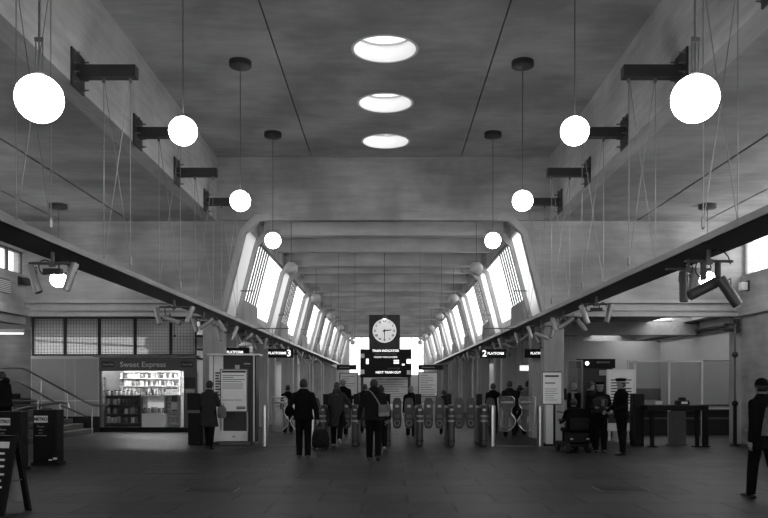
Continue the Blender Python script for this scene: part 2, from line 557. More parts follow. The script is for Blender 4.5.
for sd, nm in ((-1, 'left'), (1, 'right')):
    fx = lambda x: CX+sd*x
    for i in range(NB):
        # reveal panel between the paired frames, then the glazed stretch
        ya, yb, yc = YE+BAY*i+.3, YE+BAY*i+2.215, YE+BAY*(i+1)
        ym = yb+2.682
        def slope(mb, y0, y1, z0, z1, th, off=.12):
            def X(z): return 4.501+off-(z-3.574)*(.52/2.0)
            mb.prism([(fx(X(z0)), z0), (fx(X(z1)), z1), (fx(X(z1)+th), z1), (fx(X(z0)+th), z0)], y0, y1)
            return mb
        struct('window_%d' % wn_, slope(MB(), ya, yb, 3.632, 6.197, .03), 'glass_milk', '%s narrow pane between paired frames on the %s side' % (ORD[i], nm), 'window'); wn_ += 1
        w = thing('window_%d' % wn_, '%s slanting clerestory window from the front on the %s side' % (ORD[i], nm), 'window', (0, 0, 0)); w['kind'] = 'structure'; wn_ += 1
        slope(slope(MB(), yb+.1, ym, 4.274, 6.197, .012, .13), ym, yc, 3.632, 6.197, .012, .13).build('glazing', 'glass_cler', w)
        bars = MB()
        nb_ = 6
        for j in range(nb_+1):
            yy = yb+.12+(ym-yb-.14)*j/nb_
            slope(bars, yy-.03, yy+.03, 4.274, 6.197, .05, .09)
        slope(bars, yb+.1, ym, 4.25, 4.32, .06, .09); slope(bars, yb+.1, yc, 6.139, 6.209, .06, .09)
        bars.build('glazing_bars', 'steel_mid', w)
        struct('trim_%d' % (70+wn_), MB().box(*sorted((fx(4.338), fx(4.641))), yb+.2, ym, 3.644, 4.297), 'conc_frame', '%s concrete spandrel under the glazing on the %s side' % (ORD[i], nm), 'spandrel')
        tb = MB(); tb.box(*sorted((fx(3.988), fx(4.489))), yb-.3, yb-.27, 4.507, 4.542)
        struct('trim_%d' % (95+wn_), tb, 'steel_mid', '%s tie bar between paired frames on the %s side' % (ORD[i], nm), 'bar')
    struct('wall_fascia_'+nm, MB().box(*sorted((fx(3.90), fx(4.05))), YE+.3, ends+.3, 6.19, 7.0), 'low_roof', 'concrete fascia above the glazing on the %s side' % nm, 'fascia')  # fascia shares the brightened roof colour so that it reads as lit
    # edge beam under the frames and the aisle roof with its cross beams
    struct('wall_edge_'+nm, MB().box(*sorted((fx(4.606), fx(5.072))), YE+.3, ends, 3.247, 3.644), 'conc_beam', 'edge beam over the columns on the %s side' % nm, 'beam')
    out = -14.2 if sd < 0 else 12.0
    if sd > 0:
        struct('ceiling_platform_right', MB().box(fx(5.014), 9.9, YE+.3, ends, 4.05, 4.3).box(11.3, 12.0, YE+.3, ends, 4.05, 4.3), 'conc_ceil', 'flat roof over the area beyond the right columns', 'ceiling')
        w = thing('window_51', 'long roof light strip over the area beyond the right columns', 'roof light', (9.9, YE+.3, 4.2)); w['kind'] = 'structure'
        MB().box(0, 1.4, 0, ends-YE-.3, 0, .02).build('glazing', 'glass_cler', w)
        f = MB()
        for q in range(28): f.box(0, 1.4, 1+2*q, 1.06+2*q, -.06, -.001)
        f.build('glazing_bars', 'steel_mid', w)
    else:
        struct('ceiling_platform_left', MB().box(-14.2, fx(5.014), YE+.3, 28.6, 4.05, 4.3), 'conc_ceil', 'flat roof over the area beyond the left columns', 'ceiling')
    if sd < 0:
        struct('ceiling_platform_far', MB().box(-9, -8.2, 28.6, ends, 4.05, 4.3).box(-7.0, fx(5.014), 28.6, ends, 4.05, 4.3), 'conc_ceil', 'flat roof over the left platform', 'ceiling')
    bb = MB()
    for i in range(1, NB):
        y = YE+BAY*i-.3
        if sd < 0 and y < 28.6: x_out = -14.2
        elif sd < 0: x_out = -9
        else: x_out = 11.9
        struct('trim_%d' % (130+i+(10 if sd > 0 else 0)), MB().box(*sorted((fx(5.072), x_out)), y, y+.45, 3.57, 4.07), 'conc_beam', '%s aisle cross beam beyond the end wall on the %s side' % (ORD[i-1], nm), 'beam')
# columns
cn = 0
for i in range(NB):
    for off in (.35, 2.35):
        y = YE+BAY*i+off
        for sd in (-1, 1):
            cn += 1
            wx = .58
            a, b = sorted((CX+sd*4.582, CX+sd*(4.582+wx)))
            struct('trim_%d' % (160+cn), MB().box(a, b, y, y+.48, 0, 3.259), 'conc_col',
                   '%s concrete column from the front in the %s row' % (ORD[min(2*i+(1 if off > 1 else 0), 13)], 'left' if sd < 0 else 'right'), 'column', bevel=.015)
struct('wall_outer_right', MB().box(11.9, 12.2, YE+.35, ends+.3, 0, 4.1), 'panel', 'pale wall along the far right side', 'wall')
struct('trim_6', MB().tube([(11.8, YE+1, 3.72), (11.8, ends, 3.72)], .06).tube([(11.8, YE+1, 3.58), (11.8, ends, 3.58)], .03), 'steel_dark', 'dark pipes along the far right wall', 'pipe')
struct('wall_platform_left', MB().box(-9.3, -9, 31, ends+.3, 0, 4.1), 'panel', 'pale wall along the left platform', 'wall')
# far end: glazed screen
struct('wall_far', MB().box(-9, CX-3.8, ends+.2, ends+.5, 0, 7).box(CX+3.8, 12.2, ends+.2, ends+.5, 0, 7).box(CX-3.8, CX+3.8, ends+.2, ends+.5, 0, 2.6), 'panel', 'pale wall at the far end of the platforms', 'wall')
w = thing('window_40', 'large bright glazed end screen far down the platform hall', 'window', (CX, ends+.3, 2.6)); w['kind'] = 'structure'
g = MB()
for k in range(7): g.box(-3.8+1.26*k-.03, -3.8+1.26*k+.03, -.04, .04, 0, 4.2)
g.box(-3.8, 3.8, -.04, .04, 0, .08); g.build('window_frame', 'steel_mid', w)
MB().box(-3.8, 3.8, -.005, .005, 0, 4.2).build('glazing', 'glass_cler', w)
# rear wall behind the camera: glazed entrance doors under a concrete wall
struct('wall_rear', MB().box(-14.5, xr+.3, YN-.3, YN, 3.2, ZC+.3).box(-14.5, CX-6, YN-.3, YN, 0, 3.2).box(CX+6, xr+.3, YN-.3, YN, 0, 3.2), 'conc_wall', 'concrete wall over the street entrance', 'wall')

# --- left back wall: panels, plinth, mesh windows
YK = 28.0
struct('wall_back_left', MB().box(-14.2, -12.5, YK, YK+.3, 0, 4.1)
       .box(-12.5, -6.4, YK, YK+.3, 4.01, 4.1), 'conc_wall', 'pale concrete wall left of the mesh windows', 'wall')
struct('wall_panel_left', MB().box(-12.5, -10.08, YK, YK+.25, .55, 2.70), 'panel', 'pale panelled wall left of the sweet kiosk', 'wall')
pj = MB()
for x in (-12.48, -11.3, -10.95, -10.14): pj.box(x-.012, x+.012, YK-.012, YK, .55, 2.62)
pj.box(-12.5, -10.1, YK-.02, YK, 2.56, 2.66).box(-12.5, -10.1, YK-.015, YK, 1.08, 1.12)
struct('trim_7', pj, 'white', 'pale cover strips on the panelled wall', 'trim')
struct('baseboard_left', MB().box(-12.5, -10.09, YK-.06, YK+.25, 0, .55), 'dado', 'dark plinth under the panelled wall', 'plinth')
wx = [-12.45, -11.3, -10.1, -8.85, -7.6, -6.7]
for k in range(5):
    w = thing('window_%d' % (41+k), '%s wire-mesh window from the left above the kiosk wall' % ORD[k], 'window', (wx[k], YK, 2.68)); w['kind'] = 'structure'
    W = wx[k+1]-wx[k]; H = 1.33
    f = MB().box(0, .05, -.04, .04, 0, H).box(W-.05, W, -.04, .04, 0, H).box(.05, W-.05, -.04, .04, 0, .05).box(.05, W-.05, -.04, .04, H-.05, H)
    f.build('window_frame', 'steel_dark', w)
    g = MB()
    n = int(W/.10)
    for j in range(1, n): g.box(W*j/n-.005, W*j/n+.005, -.006, .006, .05, H-.05)
    for j in range(1, 12): g.box(.05, W-.05, -.01, .01, H*j/12-.005, H*j/12+.005)
    g.build('wire_mesh', 'steel_dark', w)
    MB().box(.05, W-.05, .02, .028, .05, H-.05).build('glazing', 'glass_wired', w)

struct('trim_9', MB().box(-14.2, -5.6, 30.8, 31.0, 3.5, 4.8).box(-9.3, -8.4, 30.6, 30.79, 3.05, 3.45), 'dado', 'dark canopy edge outside the mesh windows', 'canopy')
struct('trim_10', MB().prism([(-14, 3.35), (-5.6, 2.9), (-5.6, 2.98), (-14, 3.43)], 31.1, 31.2), 'dado', 'dark sloping rail outside the mesh windows', 'rail')
# ================================================================ fixtures of the hall
# --- bracket arms with the crossed cables that carry the trays
TX0, TX1 = 3.964, 4.512      # tray inner and outer edge from the centre line
TZ0, TZ1 = 3.376, 3.489
BRY = [3.615, 6.53, 9.445, 12.36, 15.333, 18.19, 21.105]
def bracket(sd):
    """origin on the beam face at arm height; the arm points to the hall's middle"""
    r = thing('tray_hanger', '', 'bracket')
    d = -sd
    m = MB(); m.box(*sorted((0, d*.03)), -.25, .25, -.29, .29); m.build('mount_plate', 'steel_dark', r)
    for yy in (-.19, .19):
        for zz in (-.22, -.07, .07, .22):
            MB().lathe([(.022, 0), (.022, d*.03), (.012, d*.032), (.012, d*.09)], (d*.03, yy, zz), 8, 'x').build('bolt', 'steel_mid', r)
    m = MB(); m.box(*sorted((d*.03, d*.93)), -.09, .09, .055, .08).box(*sorted((d*.03, d*.93)), -.09, .09, -.10, -.075)
    m.box(*sorted((d*.03, d*.93)), -.012, .012, -.075, .055).box(*sorted((d*.91, d*.93)), -.09, .09, -.075, .055)
    m.box(*sorted((d*.03, d*.91)), -.085, -.075, -.075, .055)
    m.build('arm', 'steel_dark', r)
    drop = -(6.489-TZ1)
    xa, xb = d*.42, d*.83
    for x in (xa, xb):
        MB().box(x-.02, x+.02, -.02, .02, -.17, -.10).build('shackle', 'steel_mid', r)
    for x in (xa, xb):
        MB().tube([(x, 0, -.12), (x, 0, drop)], .0065, 6).build('suspension_cable', 'cable', r)
    MB().tube([(xa, .02, -.12), (xb, .02, drop)], .006, 6).build('suspension_cable', 'cable', r)
    MB().tube([(xb, -.02, -.12), (xa, -.02, drop)], .006, 6).build('suspension_cable', 'cable', r)
    for x in (xa, xb):
        MB().lathe([(.012, 0), (.022, .02), (.022, .12), (.01, .15)], (x, 0, drop), 8).build('turnbuckle', 'cable', r)
    return r
for sd in (-1, 1):
    first = None
    n = 0
    for y in BRY:
        n += 1
        loc = (CX+sd*XB, y, 6.489)
        lb = '%s steel bracket arm with crossed cables on the %s beam, counted from the entrance' % (ORD[n-1], SIDE[sd].split('-')[0])
        if first is None:
            first = bracket(sd); first.location = loc; first['label'] = lb; first['group'] = 'bracket arms on the long beams'
        else:
            dup(first, loc, None, lb)

# --- the two long service trays
for sd in (-1, 1):
    r = thing('service_tray', 'long suspended steel service tray running down the %s side of the hall' % SIDE[sd].split('-')[0], 'tray', (CX+sd*TX0, YN+.5, TZ0), 0, 'suspended service trays')
    L = 72
    d = sd
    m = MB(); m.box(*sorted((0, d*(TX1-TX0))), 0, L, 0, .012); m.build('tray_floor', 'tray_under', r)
    m = MB(); m.prism([(0, 0), (d*.012, 0), (d*.012, .085), (d*.05, .085), (d*.05, .097), (0, .097)], 0, L); m.build('inner_rim', 'tray', r)
    m = MB(); w_ = TX1-TX0; m.prism([(d*w_, 0), (d*(w_-.012), 0), (d*(w_-.012), .097), (d*w_, .097)], 0, L); m.build('outer_rim', 'tray', r)
    k = 0
    for y in range(3, 40, 3):
        MB().box(*sorted((d*.02, d*.45)), y, y+.05, .012, .06).build('cross_bar', 'steel_mid', r)
    for j, xx in enumerate((.12, .2, .3)):
        MB().tube([(d*xx, .1, .03), (d*(xx+.02), 20, .03), (d*xx, L-.1, .03)], .014, 6).build('cable_run', 'flex', r)

# --- globe pendants
def pendant(drop, lit, twin=False):
    r = thing('globe_pendant', '', 'pendant lamp')
    MB().lathe([(.22, 0), (.22, -.10), (.20, -.115), (.03, -.115)], n=24).build('ceiling_rose', 'steel_dark', r, smooth=True)
    R = .202
    zt = -drop+R
    if twin:
        m = MB()
        m.tube([(0, 0, -.10), (0, 0, zt+.30)], .012, 8); m.tube([(-.03, 0, zt+.32), (-.03, 0, zt)], .007, 6); m.tube([(.03, 0, zt+.32), (.03, 0, zt)], .007, 6); m.box(-.04, .04, -.01, .01, zt+.29, zt+.33)
        m.tube([(0, 0, zt+.30), (0, 0, zt)], .009, 6)
        m.build('rod', 'steel', r)
    else:
        MB().tube([(0, 0, -.10), (0, 0, zt+.02)], .009, 6).build('rod', 'steel_mid', r)
    MB().lathe([(.05, zt+.01), (.05, zt-.01), (.065, zt-.03)], n=14).build('gallery', 'steel_mid', r)
    MB().ball((0, 0, -drop), R, n=32, m=20).build('globe', 'globe_on' if lit else 'globe_off', r, smooth=True)
    return r
PY = [(6.938, 4.132, True), (11.427, 5.276, True), (15.858, 5.3, True), (20.347, 5.323, True)]
for i, (y, z, lit) in enumerate(PY):
    for sd in (-1, 1):
        p = pendant(ZC-z, True, i == 0)
        p.location = (CX+sd*2.798+(sd*.045-.05 if i == 0 else 0), y, ZC)
        p['label'] = '%s lit white globe lamp on the %s, counted from the entrance' % (ORD[i], SIDE[sd].split('-')[0])
        p['group'] = 'lit globe lamps'
zl = 6.745
for i in range(6):
    y = 24.194+8.395*i
    for sd in (-1, 1):
        p = pendant(zl-5.171, False)
        p.location = (CX+sd*2.798, y, zl)
        p['label'] = '%s unlit grey globe from the near end on the %s of the platform hall' % (ORD[i], SIDE[sd].split('-')[0])
        p['group'] = 'unlit globes in the platform hall'
for sd in (-1, 1):
    for j, y in enumerate((20.405, 15.858, 11.31)):
        p = pendant(ZS-4.343, True)
        p.location = (CX+sd*8.279, y, ZS)
        p['label'] = '%s lit globe lamp hanging low over the %s aisle, counted from the end wall' % (ORD[j], SIDE[sd].split('-')[0])
        p['group'] = 'globe lamps over the aisles'

# --- spotlight clusters under the trays
def can(parent, p, d, L=.30, r=.045, m='spot', lens='steel_mid'):
    """cylindrical spotlight starting at p, pointing along d"""
    p = Vector(p); d = Vector(d).normalized()
    b = MB(); b.tube([p, p+d*.02, p+d*(L-.02), p+d*L], [r*.9, r, r, r*.96], 14)
    o = b.build('spotlight', m, parent, smooth=True)
    q = MB(); q.tube([p+d*(L-.004), p+d*(L+.004)], r*.8, 14); q.build('lens', lens, o)
    k = MB(); side = d.cross(Vector((0, 1, 0))).normalized()*r*1.05
    q2 = p+d*L*.35
    k.tube([q2+side, q2+side+Vector((0, 0, .07)), q2-side+Vector((0, 0, .07)), q2-side], .007, 6)
    k.build('yoke', 'steel_dark', o)
    return o
def loop(parent, c, r):
    MB().tube([Vector(c)+Vector((r*math.cos(a*.52), .01*math.sin(a), r*1.2*math.sin(a*.52))) for a in range(0, 11)], .008, 6).build('flex_loop', 'flex', parent)
def cluster(kind):
    r = thing('spotlight_cluster', '', 'spotlights')
    r.scale = (1.14, 1.14, 1.14)
    MB().tube([(0, 0, 0), (0, 0, -.13)], .022, 10).build('drop_pole', 'steel_mid', r)
    m = MB(); m.tube([(-.27, 0, -.13), (.27, 0, -.13)], .016, 8); m.box(-.035, .035, -.03, .03, -.165, -.11); m.build('crossbar', 'steel_mid', r)
    if kind == 'pair':
        can(r, (-.26, 0, -.15), (.35, -.05, -1), .33); can(r, (.26, 0, -.13), (-.3, -.1, -1), .33)
        loop(r, (-.1, .03, -.17), .07); loop(r, (.12, .03, -.17), .06)
        MB().box(-.1, .1, -.03, .05, -.25, -.19).build('gear_box', 'steel_dark', r)
    elif kind == 'droop':
        can(r, (-.06, 0, -.16), (-.02, -.1, -1), .36, .05, 'spot_dark'); can(r, (.10, 0, -.12), (-.18, .1, -1), .36, .055)
        loop(r, (.0, .03, -.12), .07)
    elif kind == 'splay':
        can(r, (.13, 0, -.34), (-1, -.1, -.50), .40, .06, 'spot_dark'); can(r, (.08, -.1, -.33), (.62, -.1, -1), .36, .06, 'spot_dark')
        loop(r, (.11, .02, -.16), .14); loop(r, (-.05, .03, -.2), .09)
        MB().tube([(-.06, 0, -.14), (-.06, 0, -.34)], .035, 8).tube([(.1, 0, -.14), (.1, 0, -.34)], .035, 8).build('gear_box', 'steel_dark', r)
    elif kind == 'three':
        can(r, (-.33, 0, -.14), (.28, -.1, -1), .30); can(r, (.33, 0, -.12), (-.35, -.1, -1), .30)
        can(r, (-.18, -.05, -.31), (1, -.2, -.38), .34)
        loop(r, (-.1, .03, -.2), .08)
        MB().tube([(0, 0, -.3), (0, 0, -.62)], .007, 6).ball((0, 0, -.64), .025).build('pull_cord', 'steel_dark', r)
    else:
        can(r, (-.22, 0, -.14), (.3, -.1, -1), .28); can(r, (.2, 0, -.14), (-.8, -.1, -.6), .36); can(r, (.28, .08, -.18), (.5, -.2, -.7), .3)
        loop(r, (0, .03, -.2), .09); loop(r, (.22, .03, -.2), .07)
        MB().box(-.06, .06, -.03, .05, -.3, -.19).build('gear_box', 'steel_dark', r)
    return r
protos = {k: {-1: None, 1: None} for k in ('pair', 'droop', 'splay', 'three', 'mix')}
seqs = {-1: [(10.377, 'pair', 4.221)] + [(16.207, 'three', 4.198)] + [(18.889+2.74*i, 'mix' if i % 2 == 0 else 'pair', 4.221) for i in range(11)],
        1: [(10.902, 'droop', 4.221), (10.202, 'splay', 4.221)] + [(15.624, 'pair', 4.198)] + [(18.656+2.74*i, 'mix' if i % 2 == 0 else 'three', 4.221) for i in range(11)]}
first_of = {}
for sd in (-1, 1):
    for i, (y, k, x) in enumerate(seqs[sd]):
        loc = (CX+sd*x, y, TZ0)
        lb = '%s cluster of can spotlights from the front under the %s service tray' % (ORD[i], SIDE[sd].split('-')[0])
        rz = 0 if i < 3 else (.5*((i*7) % 5-2)/2)
        if k not in first_of:
            o = cluster(k); o.location = loc; o.rotation_euler.z = rz; o['label'] = lb; o['group'] = 'spotlight clusters under the service trays'
            first_of[k] = o
        else:
            dup(first_of[k], loc, rz, lb, 'spotlight clusters under the service trays')

# --- small things on the side walls
r = thing('wall_lamp', 'small dark bracket lamp on the left wall below the square panes', 'lamp', (xl, 22.1, 4.53), 0)
MB().box(.0, .05, -.08, .08, -.12, .12).build('back_plate', 'steel_dark', r)
MB().box(.05, .20, -.03, .03, .05, .09).build('arm', 'steel_dark', r)
MB().rbox(.12, .30, -.09, .09, -.13, .07, .03).build('lamp_head', 'steel_dark', r)
r = thing('wall_lamp', 'small boxy lamp on the right wall below the bright window', 'lamp', (xr, 22.05, 4.38), 0)
MB().box(-.05, .0, -.08, .08, -.14, .14).build('back_plate', 'steel_dark', r)
MB().rbox(-.24, -.05, -.10, .10, -.12, .10, .03).build('lamp_head', 'white', r)
r = thing('vent_grille', 'slatted vent grille on the left wall above the bins', 'vent', (xl, 21.2, 4.12), 0)
MB().box(0, .03, -.33, .33, -.03, .36).build('frame', 'steel_mid', r)
m = MB()
for k in range(7): m.box(.03, .05, -.30, .30, .0+.048*k, .02+.048*k)
m.build('slats', 'white', r)

# --- hanging platform signs
def platform_sign(label, loc, num, word, w, num_left, group='platform signs'):
    r = thing('platform_sign', label, 'sign', loc, 0, group)
    H = .27
    MB().box(-w/2, w/2, -.05, .05, -H/2, H/2).build('panel', 'black', r, bevel=.008)
    for x in (-w/2+.12, w/2-.12):
        MB().tube([(x, 0, H/2), (x, 0, TZ0-loc[2]-.02)], .008, 6).build('hanger', 'steel_mid', r)
    far_x = (CX+math.copysign(TX0+.2, loc[0]))-loc[0]
    near_x = -math.copysign(w/2-.12, loc[0])
    MB().box(*sorted((near_x, far_x)), -.015, .015, TZ0-loc[2]-.03, TZ0-loc[2]).build('hanger_arm', 'steel_mid', r)
    if num:
        text('numeral', num, .27, ((-w/2+.13) if num_left else (w/2-.13), -.054, -.005), 'lit_text', r, bold=.006)
        text('lettering', word, .105, (.08 if num_left else -.1, -.054, -.0), 'lit_text', r, sx=.95, bold=.002)
    else:
        text('lettering', word, .105, (0, -.054, 0), 'lit_text', r, sx=.95, bold=.002)
    return r
platform_sign('black hanging sign reading PLATFORM 3 beside the left columns', (-3.24, 24.2, 2.61), '3', 'PLATFORMS', .76, False)
platform_sign('black hanging sign reading 2 PLATFORM beside the right columns', (3.17, 24.2, 2.60), '2', 'PLATFORM', .78, True)
platform_sign('black hanging sign half hidden behind a right-hand column', (4.62, 24.6, 2.62), None, 'PLATFORM', .85, True)
platform_sign('black hanging sign half hidden behind a left-hand column', (-4.62, 24.2, 2.64), None, 'PLATFORM', .85, True)

# --- clock and train indicator
YI = 30.0
r = thing('station_clock', 'square dark station clock with a pale round dial above the train indicator', 'clock', (CX-.0, YI, 3.0), 0)
MB().box(-.58, .58, -.17, .17, 0, 1.27).build('housing', 'steel_dark', r, bevel=.015)
cz = .67
face = MB().lathe([(.0, -.175), (.445, -.175), (.445, -.16)][1:], (0, 0, cz), 40, 'y').build('dial', 'dial', r)
MB().tube([(.46*math.cos(2*PI*k/40), -.18, cz+.46*math.sin(2*PI*k/40)) for k in range(40)], .014, 6, closed=True).build('dial_rim', 'black', r)
num = ['XII', 'I', 'II', 'III', 'IIII', 'V', 'VI', 'VII', 'VIII', 'IX', 'X', 'XI']
for k in range(12):
    a = 2*PI*k/12
    text('numeral', num[k], .115, (.355*math.sin(a), -.179, cz+.355*math.cos(a)), 'black', r, sx=.8, bold=.004).rotation_euler = (PI/2, a if False else 0, 0)
def hand(name, ang, L, w_):
    q = MB(); d = Vector((math.sin(ang), 0, math.cos(ang))); s_ = Vector((math.cos(ang), 0, -math.sin(ang)))
    c = Vector((0, -.188, cz))
    P = [c-d*.07-s_*w_, c+d*L-s_*w_*.6, c+d*(L+.03), c+d*L+s_*w_*.6, c-d*.07+s_*w_]
    q.prism([(p.x, p.z) for p in P], -.192, -.184)
    q.build(name, 'black', r)
hand('hour_hand', math.radians(82), .25, .026)
hand('minute_hand', math.radians(181), .36, .018)
MB().lathe([(.035, -.198), (.035, -.18)], (0, 0, cz), 14, 'y').build('centre_cap', 'black', r)
q = MB(); q.tube([(0, 0, 1.27), (0, 0, 6.745-3.0)], .014, 8); q.build('hanging_rod', 'steel_mid', r)
q = MB().lathe([(.03, 1.30), (.13, 1.14), (.14, 1.12)], (0, -.26, 0), 14).build('lamp_hood', 'steel_mid', r, smooth=True)
MB().ball((0, -.26, 1.12), .055).build('lamp_bulb', 'lit_small', q)

r = thing('train_indicator', 'black illuminated train indicator board below the clock', 'display board', (CX+.04, YI, 0), 0)
z0, z1 = 1.93, 2.99
MB().box(-.95, .95, -.15, .15, z0, z1).build('housing', 'black', r, bevel=.012)
for x in (-.88, .88): MB().box(x-.05, x+.05, -.05, .05, 0, z0).build('leg', 'steel_dark', r)
def T(s, size, x, py, m='lit_text', **k):
    return text('lettering', s, size, (x, -.156, 1.65+(385-py)/26.67), m, r, **k)
T('TRAIN INDICATOR', .115, .0, 351, sx=1.0, bold=.003)
T('TRAINS FROM PLATFORM', .07, 0, 354.2, 'greyink')
T('ORDINARY TRAINS & NUMBERS', .085, .0, 357.3, sx=.72)
T('NEXT TRAIN OUT', .115, .1, 372.5, bold=.003)
T('DESTINATION', .07, .3, 368.6, 'greyink')
for x, py, w_, h_ in ((-.68, 361.5, .05, .10), (.40, 360.8, .10, .028), (.40, 363, .10, .028), (.66, 364.7, .05, .03)):
    z = 1.65+(385-py)/26.67
    MB().box(x-w_, x+w_, -.16, -.15, z-h_, z+h_).build('lit_window', 'lit_text', r)
for x, py in ((-.86, 356), (.86, 361.5), (-.86, 372), (.86, 372.5)):
    z = 1.65+(385-py)/26.67
    MB().rbox(x-.07, x+.07, -.19, -.15, z-.08, z+.08, .02).build('lamp', 'lit_small' if py == 361.5 else 'white', r)

def stripes(parent, x0, x1, y, ztop, n, dz, h, m='greyink', seed=1, name='print'):
    rr = random.Random(seed)
    mb = MB()
    for k in range(n):
        e = x1-(x1-x0)*rr.choice((0, .05, .15, .3, .5))
        z = ztop-dz*k
        mb.box(x0, e, y-.002, y, z-h/2, z+h/2)
    return mb.build(name, m, parent)
def notice_board(label, x, y, w_, zb, zt, seed):
    r = thing('notice_board', label, 'notice board', (x, y, 0), 0, 'notice boards on the platform')
    MB().box(-w_/2, w_/2, -.03, .03, zb, zt).build('frame', 'steel_mid', r)
    s = MB().box(-w_/2+.04, w_/2-.04, -.036, -.03, zb+.04, zt-.04).build('sheet', 'paper', r)
    stripes(r, -w_/2+.1, w_/2-.1, -.037, zt-.14, 9, .09, .02, seed=seed)
    for x_ in (-w_/2+.05, w_/2-.05): MB().box(x_-.025, x_+.025, -.025, .025, 0, zb).build('leg', 'steel_mid', r)
    return r
notice_board('pale notice board left of the train indicator', -1.50, 30.6, .72, 1.2, 2.12, 3)
notice_board('wide pale route map board directly under the train indicator', .19, 30.35, 1.34, .95, 1.90, 4)
notice_board('pale notice board right of the train indicator', 1.53, 30.6, .76, 1.2, 2.15, 5)
for x, w_, lb in ((-1.5, .72, 'left'), (1.55, .9, 'right')):
    r = thing('way_out_sign', 'thin black hanging banner sign to the %s of the indicator' % lb, 'sign', (x, 29.0, 2.29), 0, 'banner signs beside the indicator')
    MB().box(-w_/2, w_/2, -.03, .03, -.09, .09).build('panel', 'black', r)
    for q_ in (-w_/2+.06, w_/2-.06): MB().tube([(q_, 0, .09), (q_, 0, 6.745-2.29)], .006, 6).build('hanger', 'steel_mid', r)
    stripes(r, -w_/2+.1, w_/2-.1, -.031, .0, 1, .06, .03, 'greyink', 9)

# --- ticket gates
def gate(with_flaps=(True, True)):
    r = thing('ticket_gate', '', 'ticket gate')
    m = MB(); m.rbox(-.095, .095, 0, 1.75, 0, 1.08, .09, 4); m.build('cabinet', 'gate_body', r, smooth=True)
    MB().rbox(-.10, .10, -.008, .5, .12, .20, .09, 4).build('kick_band', 'steel_dark', r)
    MB().rbox(-.10, .10, -.006, .22, .66, .72, .09, 4).build('upper_band', 'gate_band', r)
    MB().rbox(-.10, .10, -.006, .22, .80, .845, .09, 4).build('lower_band', 'gate_band', r)
    t = MB().box(-.07, .07, -.02, .02, .93, 1.04).build('reader_plate', 'steel_dark', r)
    t2 = MB().box(-.045, .045, -.026, -.02, .96, 1.02).build('display', 'gate_band', r)
    MB().rbox(-.08, .08, .0, .35, 1.08, 1.12, .06, 4).build('top_pad', 'steel_mid', r)
    MB().rbox(-.085, .085, 1.15, 1.35, 1.08, 1.40, .03, 3).build('display_tower', 'black', r)
    for sd, on in zip((-1, 1), with_flaps):
        if not on: continue
        pts = []
        for k in range(24):
            a = 2*PI*k/24
            z = math.sin(a); w_ = math.cos(a)
            px = .135*math.copysign(abs(w_)**.45, w_); pz = .87+.43*math.copysign(abs(z)**.8, z)
            pinch = 1-.22*math.exp(-((pz-.93)/.07)**2)
            pts.append((sd*.27+px*pinch, pz))
        f = MB().prism(pts, .84, .87).build('flap', 'flap', r)
        MB().box(sd*.27-.045, sd*.27+.045, .832, .84, 1.03, 1.10).build('arrow_label', 'gate_band', f)
        MB().box(sd*.27-.07, sd*.27+.07, .834, .84, .74, .83).build('warning_label', 'steel_mid', f)
        MB().tube([(sd*.27+.07*math.cos(q*PI/8), .836, .60+.07*math.sin(q*PI/8)) for q in range(16)], .008, 5, closed=True).build('no_entry_ring', 'gate_band', f)
        MB().box(*sorted((sd*.085, sd*.16)), .845, .865, .75, .95).build('hinge', 'steel_mid', f)
    return r
GX = [484.3, 451.7, 420, 387.3, 355, 322.7]
YG = 21.3
g0 = None
gl = ['rightmost of the ticket gates, beside the wide glass gate', 'second ticket gate from the right, with a display tower', 'third ticket gate from the right, in the middle of the row',
      'ticket gate just right of the man with the pale shoulder bag', 'ticket gate between the walking couple', 'ticket gate hidden behind the woman in the grey coat']
for px, lb in zip(GX, gl):
    x = (px-388)*YG/800
    if g0 is None:
        g0 = gate(); g0.location = (x, YG, 0); g0['label'] = lb; g0['group'] = 'ticket gates across the hall'
    else:
        dup(g0, (x, YG, 0), 0, lb)
def wide_gate(label, x0, x1, posts, y):
    r = thing('wide_gate', label, 'gate', ((x0+x1)/2, y, 0), 0, 'wide glass gates')
    cx_ = (x0+x1)/2
    for a, b in posts:
        MB().rbox(a-cx_, b-cx_, -.08, .2, 0, 1.10, .03).build('post', 'steel', r, smooth=True)
    W = (x1-x0)/2
    for sd in (-1, 1):
        xo = sd*(W-.02)
        pts = [(xo, .40), (xo, 1.30), (xo-sd*.05, 1.34), (sd*.12, 1.34), (sd*.06, 1.28), (sd*.06, 1.12), (sd*.13, 1.02), (sd*.14, .88), (sd*.08, .80), (sd*.02+0, .70), (sd*.05, .58), (sd*.16, .46), (sd*.22, .42), (xo-sd*.05, .42)]
        l_ = MB().tube([(a, 0, b) for a, b in pts[1:]], .014, 6, closed=True).build('gate_frame', 'steel', r)
        MB().prism([(a, b) for a, b in pts[1:]], -.004, .004).build('gate_pane', 'glass', l_)
        MB().tube([(sd*.1, 0, 1.18), (xo-sd*.1, 0, 1.18)], .03, 6).build('warning_panel', 'gate_band', l_)
    MB().box(-W, W, -.03, .03, 0, .03).build('floor_track', 'steel_mid', r)
    return r
sx = lambda px, Y: (px-388)*Y/800
wide_gate('wide pair of glass gate leaves to the right of the ticket gates', sx(497, 21.4), sx(536.5, 21.4), [(sx(490.5, 21.4), sx(495.5, 21.4)), (sx(538, 21.4), sx(543, 21.4))], 21.4)
wide_gate('wide pair of glass gate leaves to the left of the ticket gates', sx(270, 21.4), sx(309, 21.4), [(sx(262, 21.4), sx(267, 21.4)), (sx(310, 21.4), sx(315, 21.4))], 21.4)
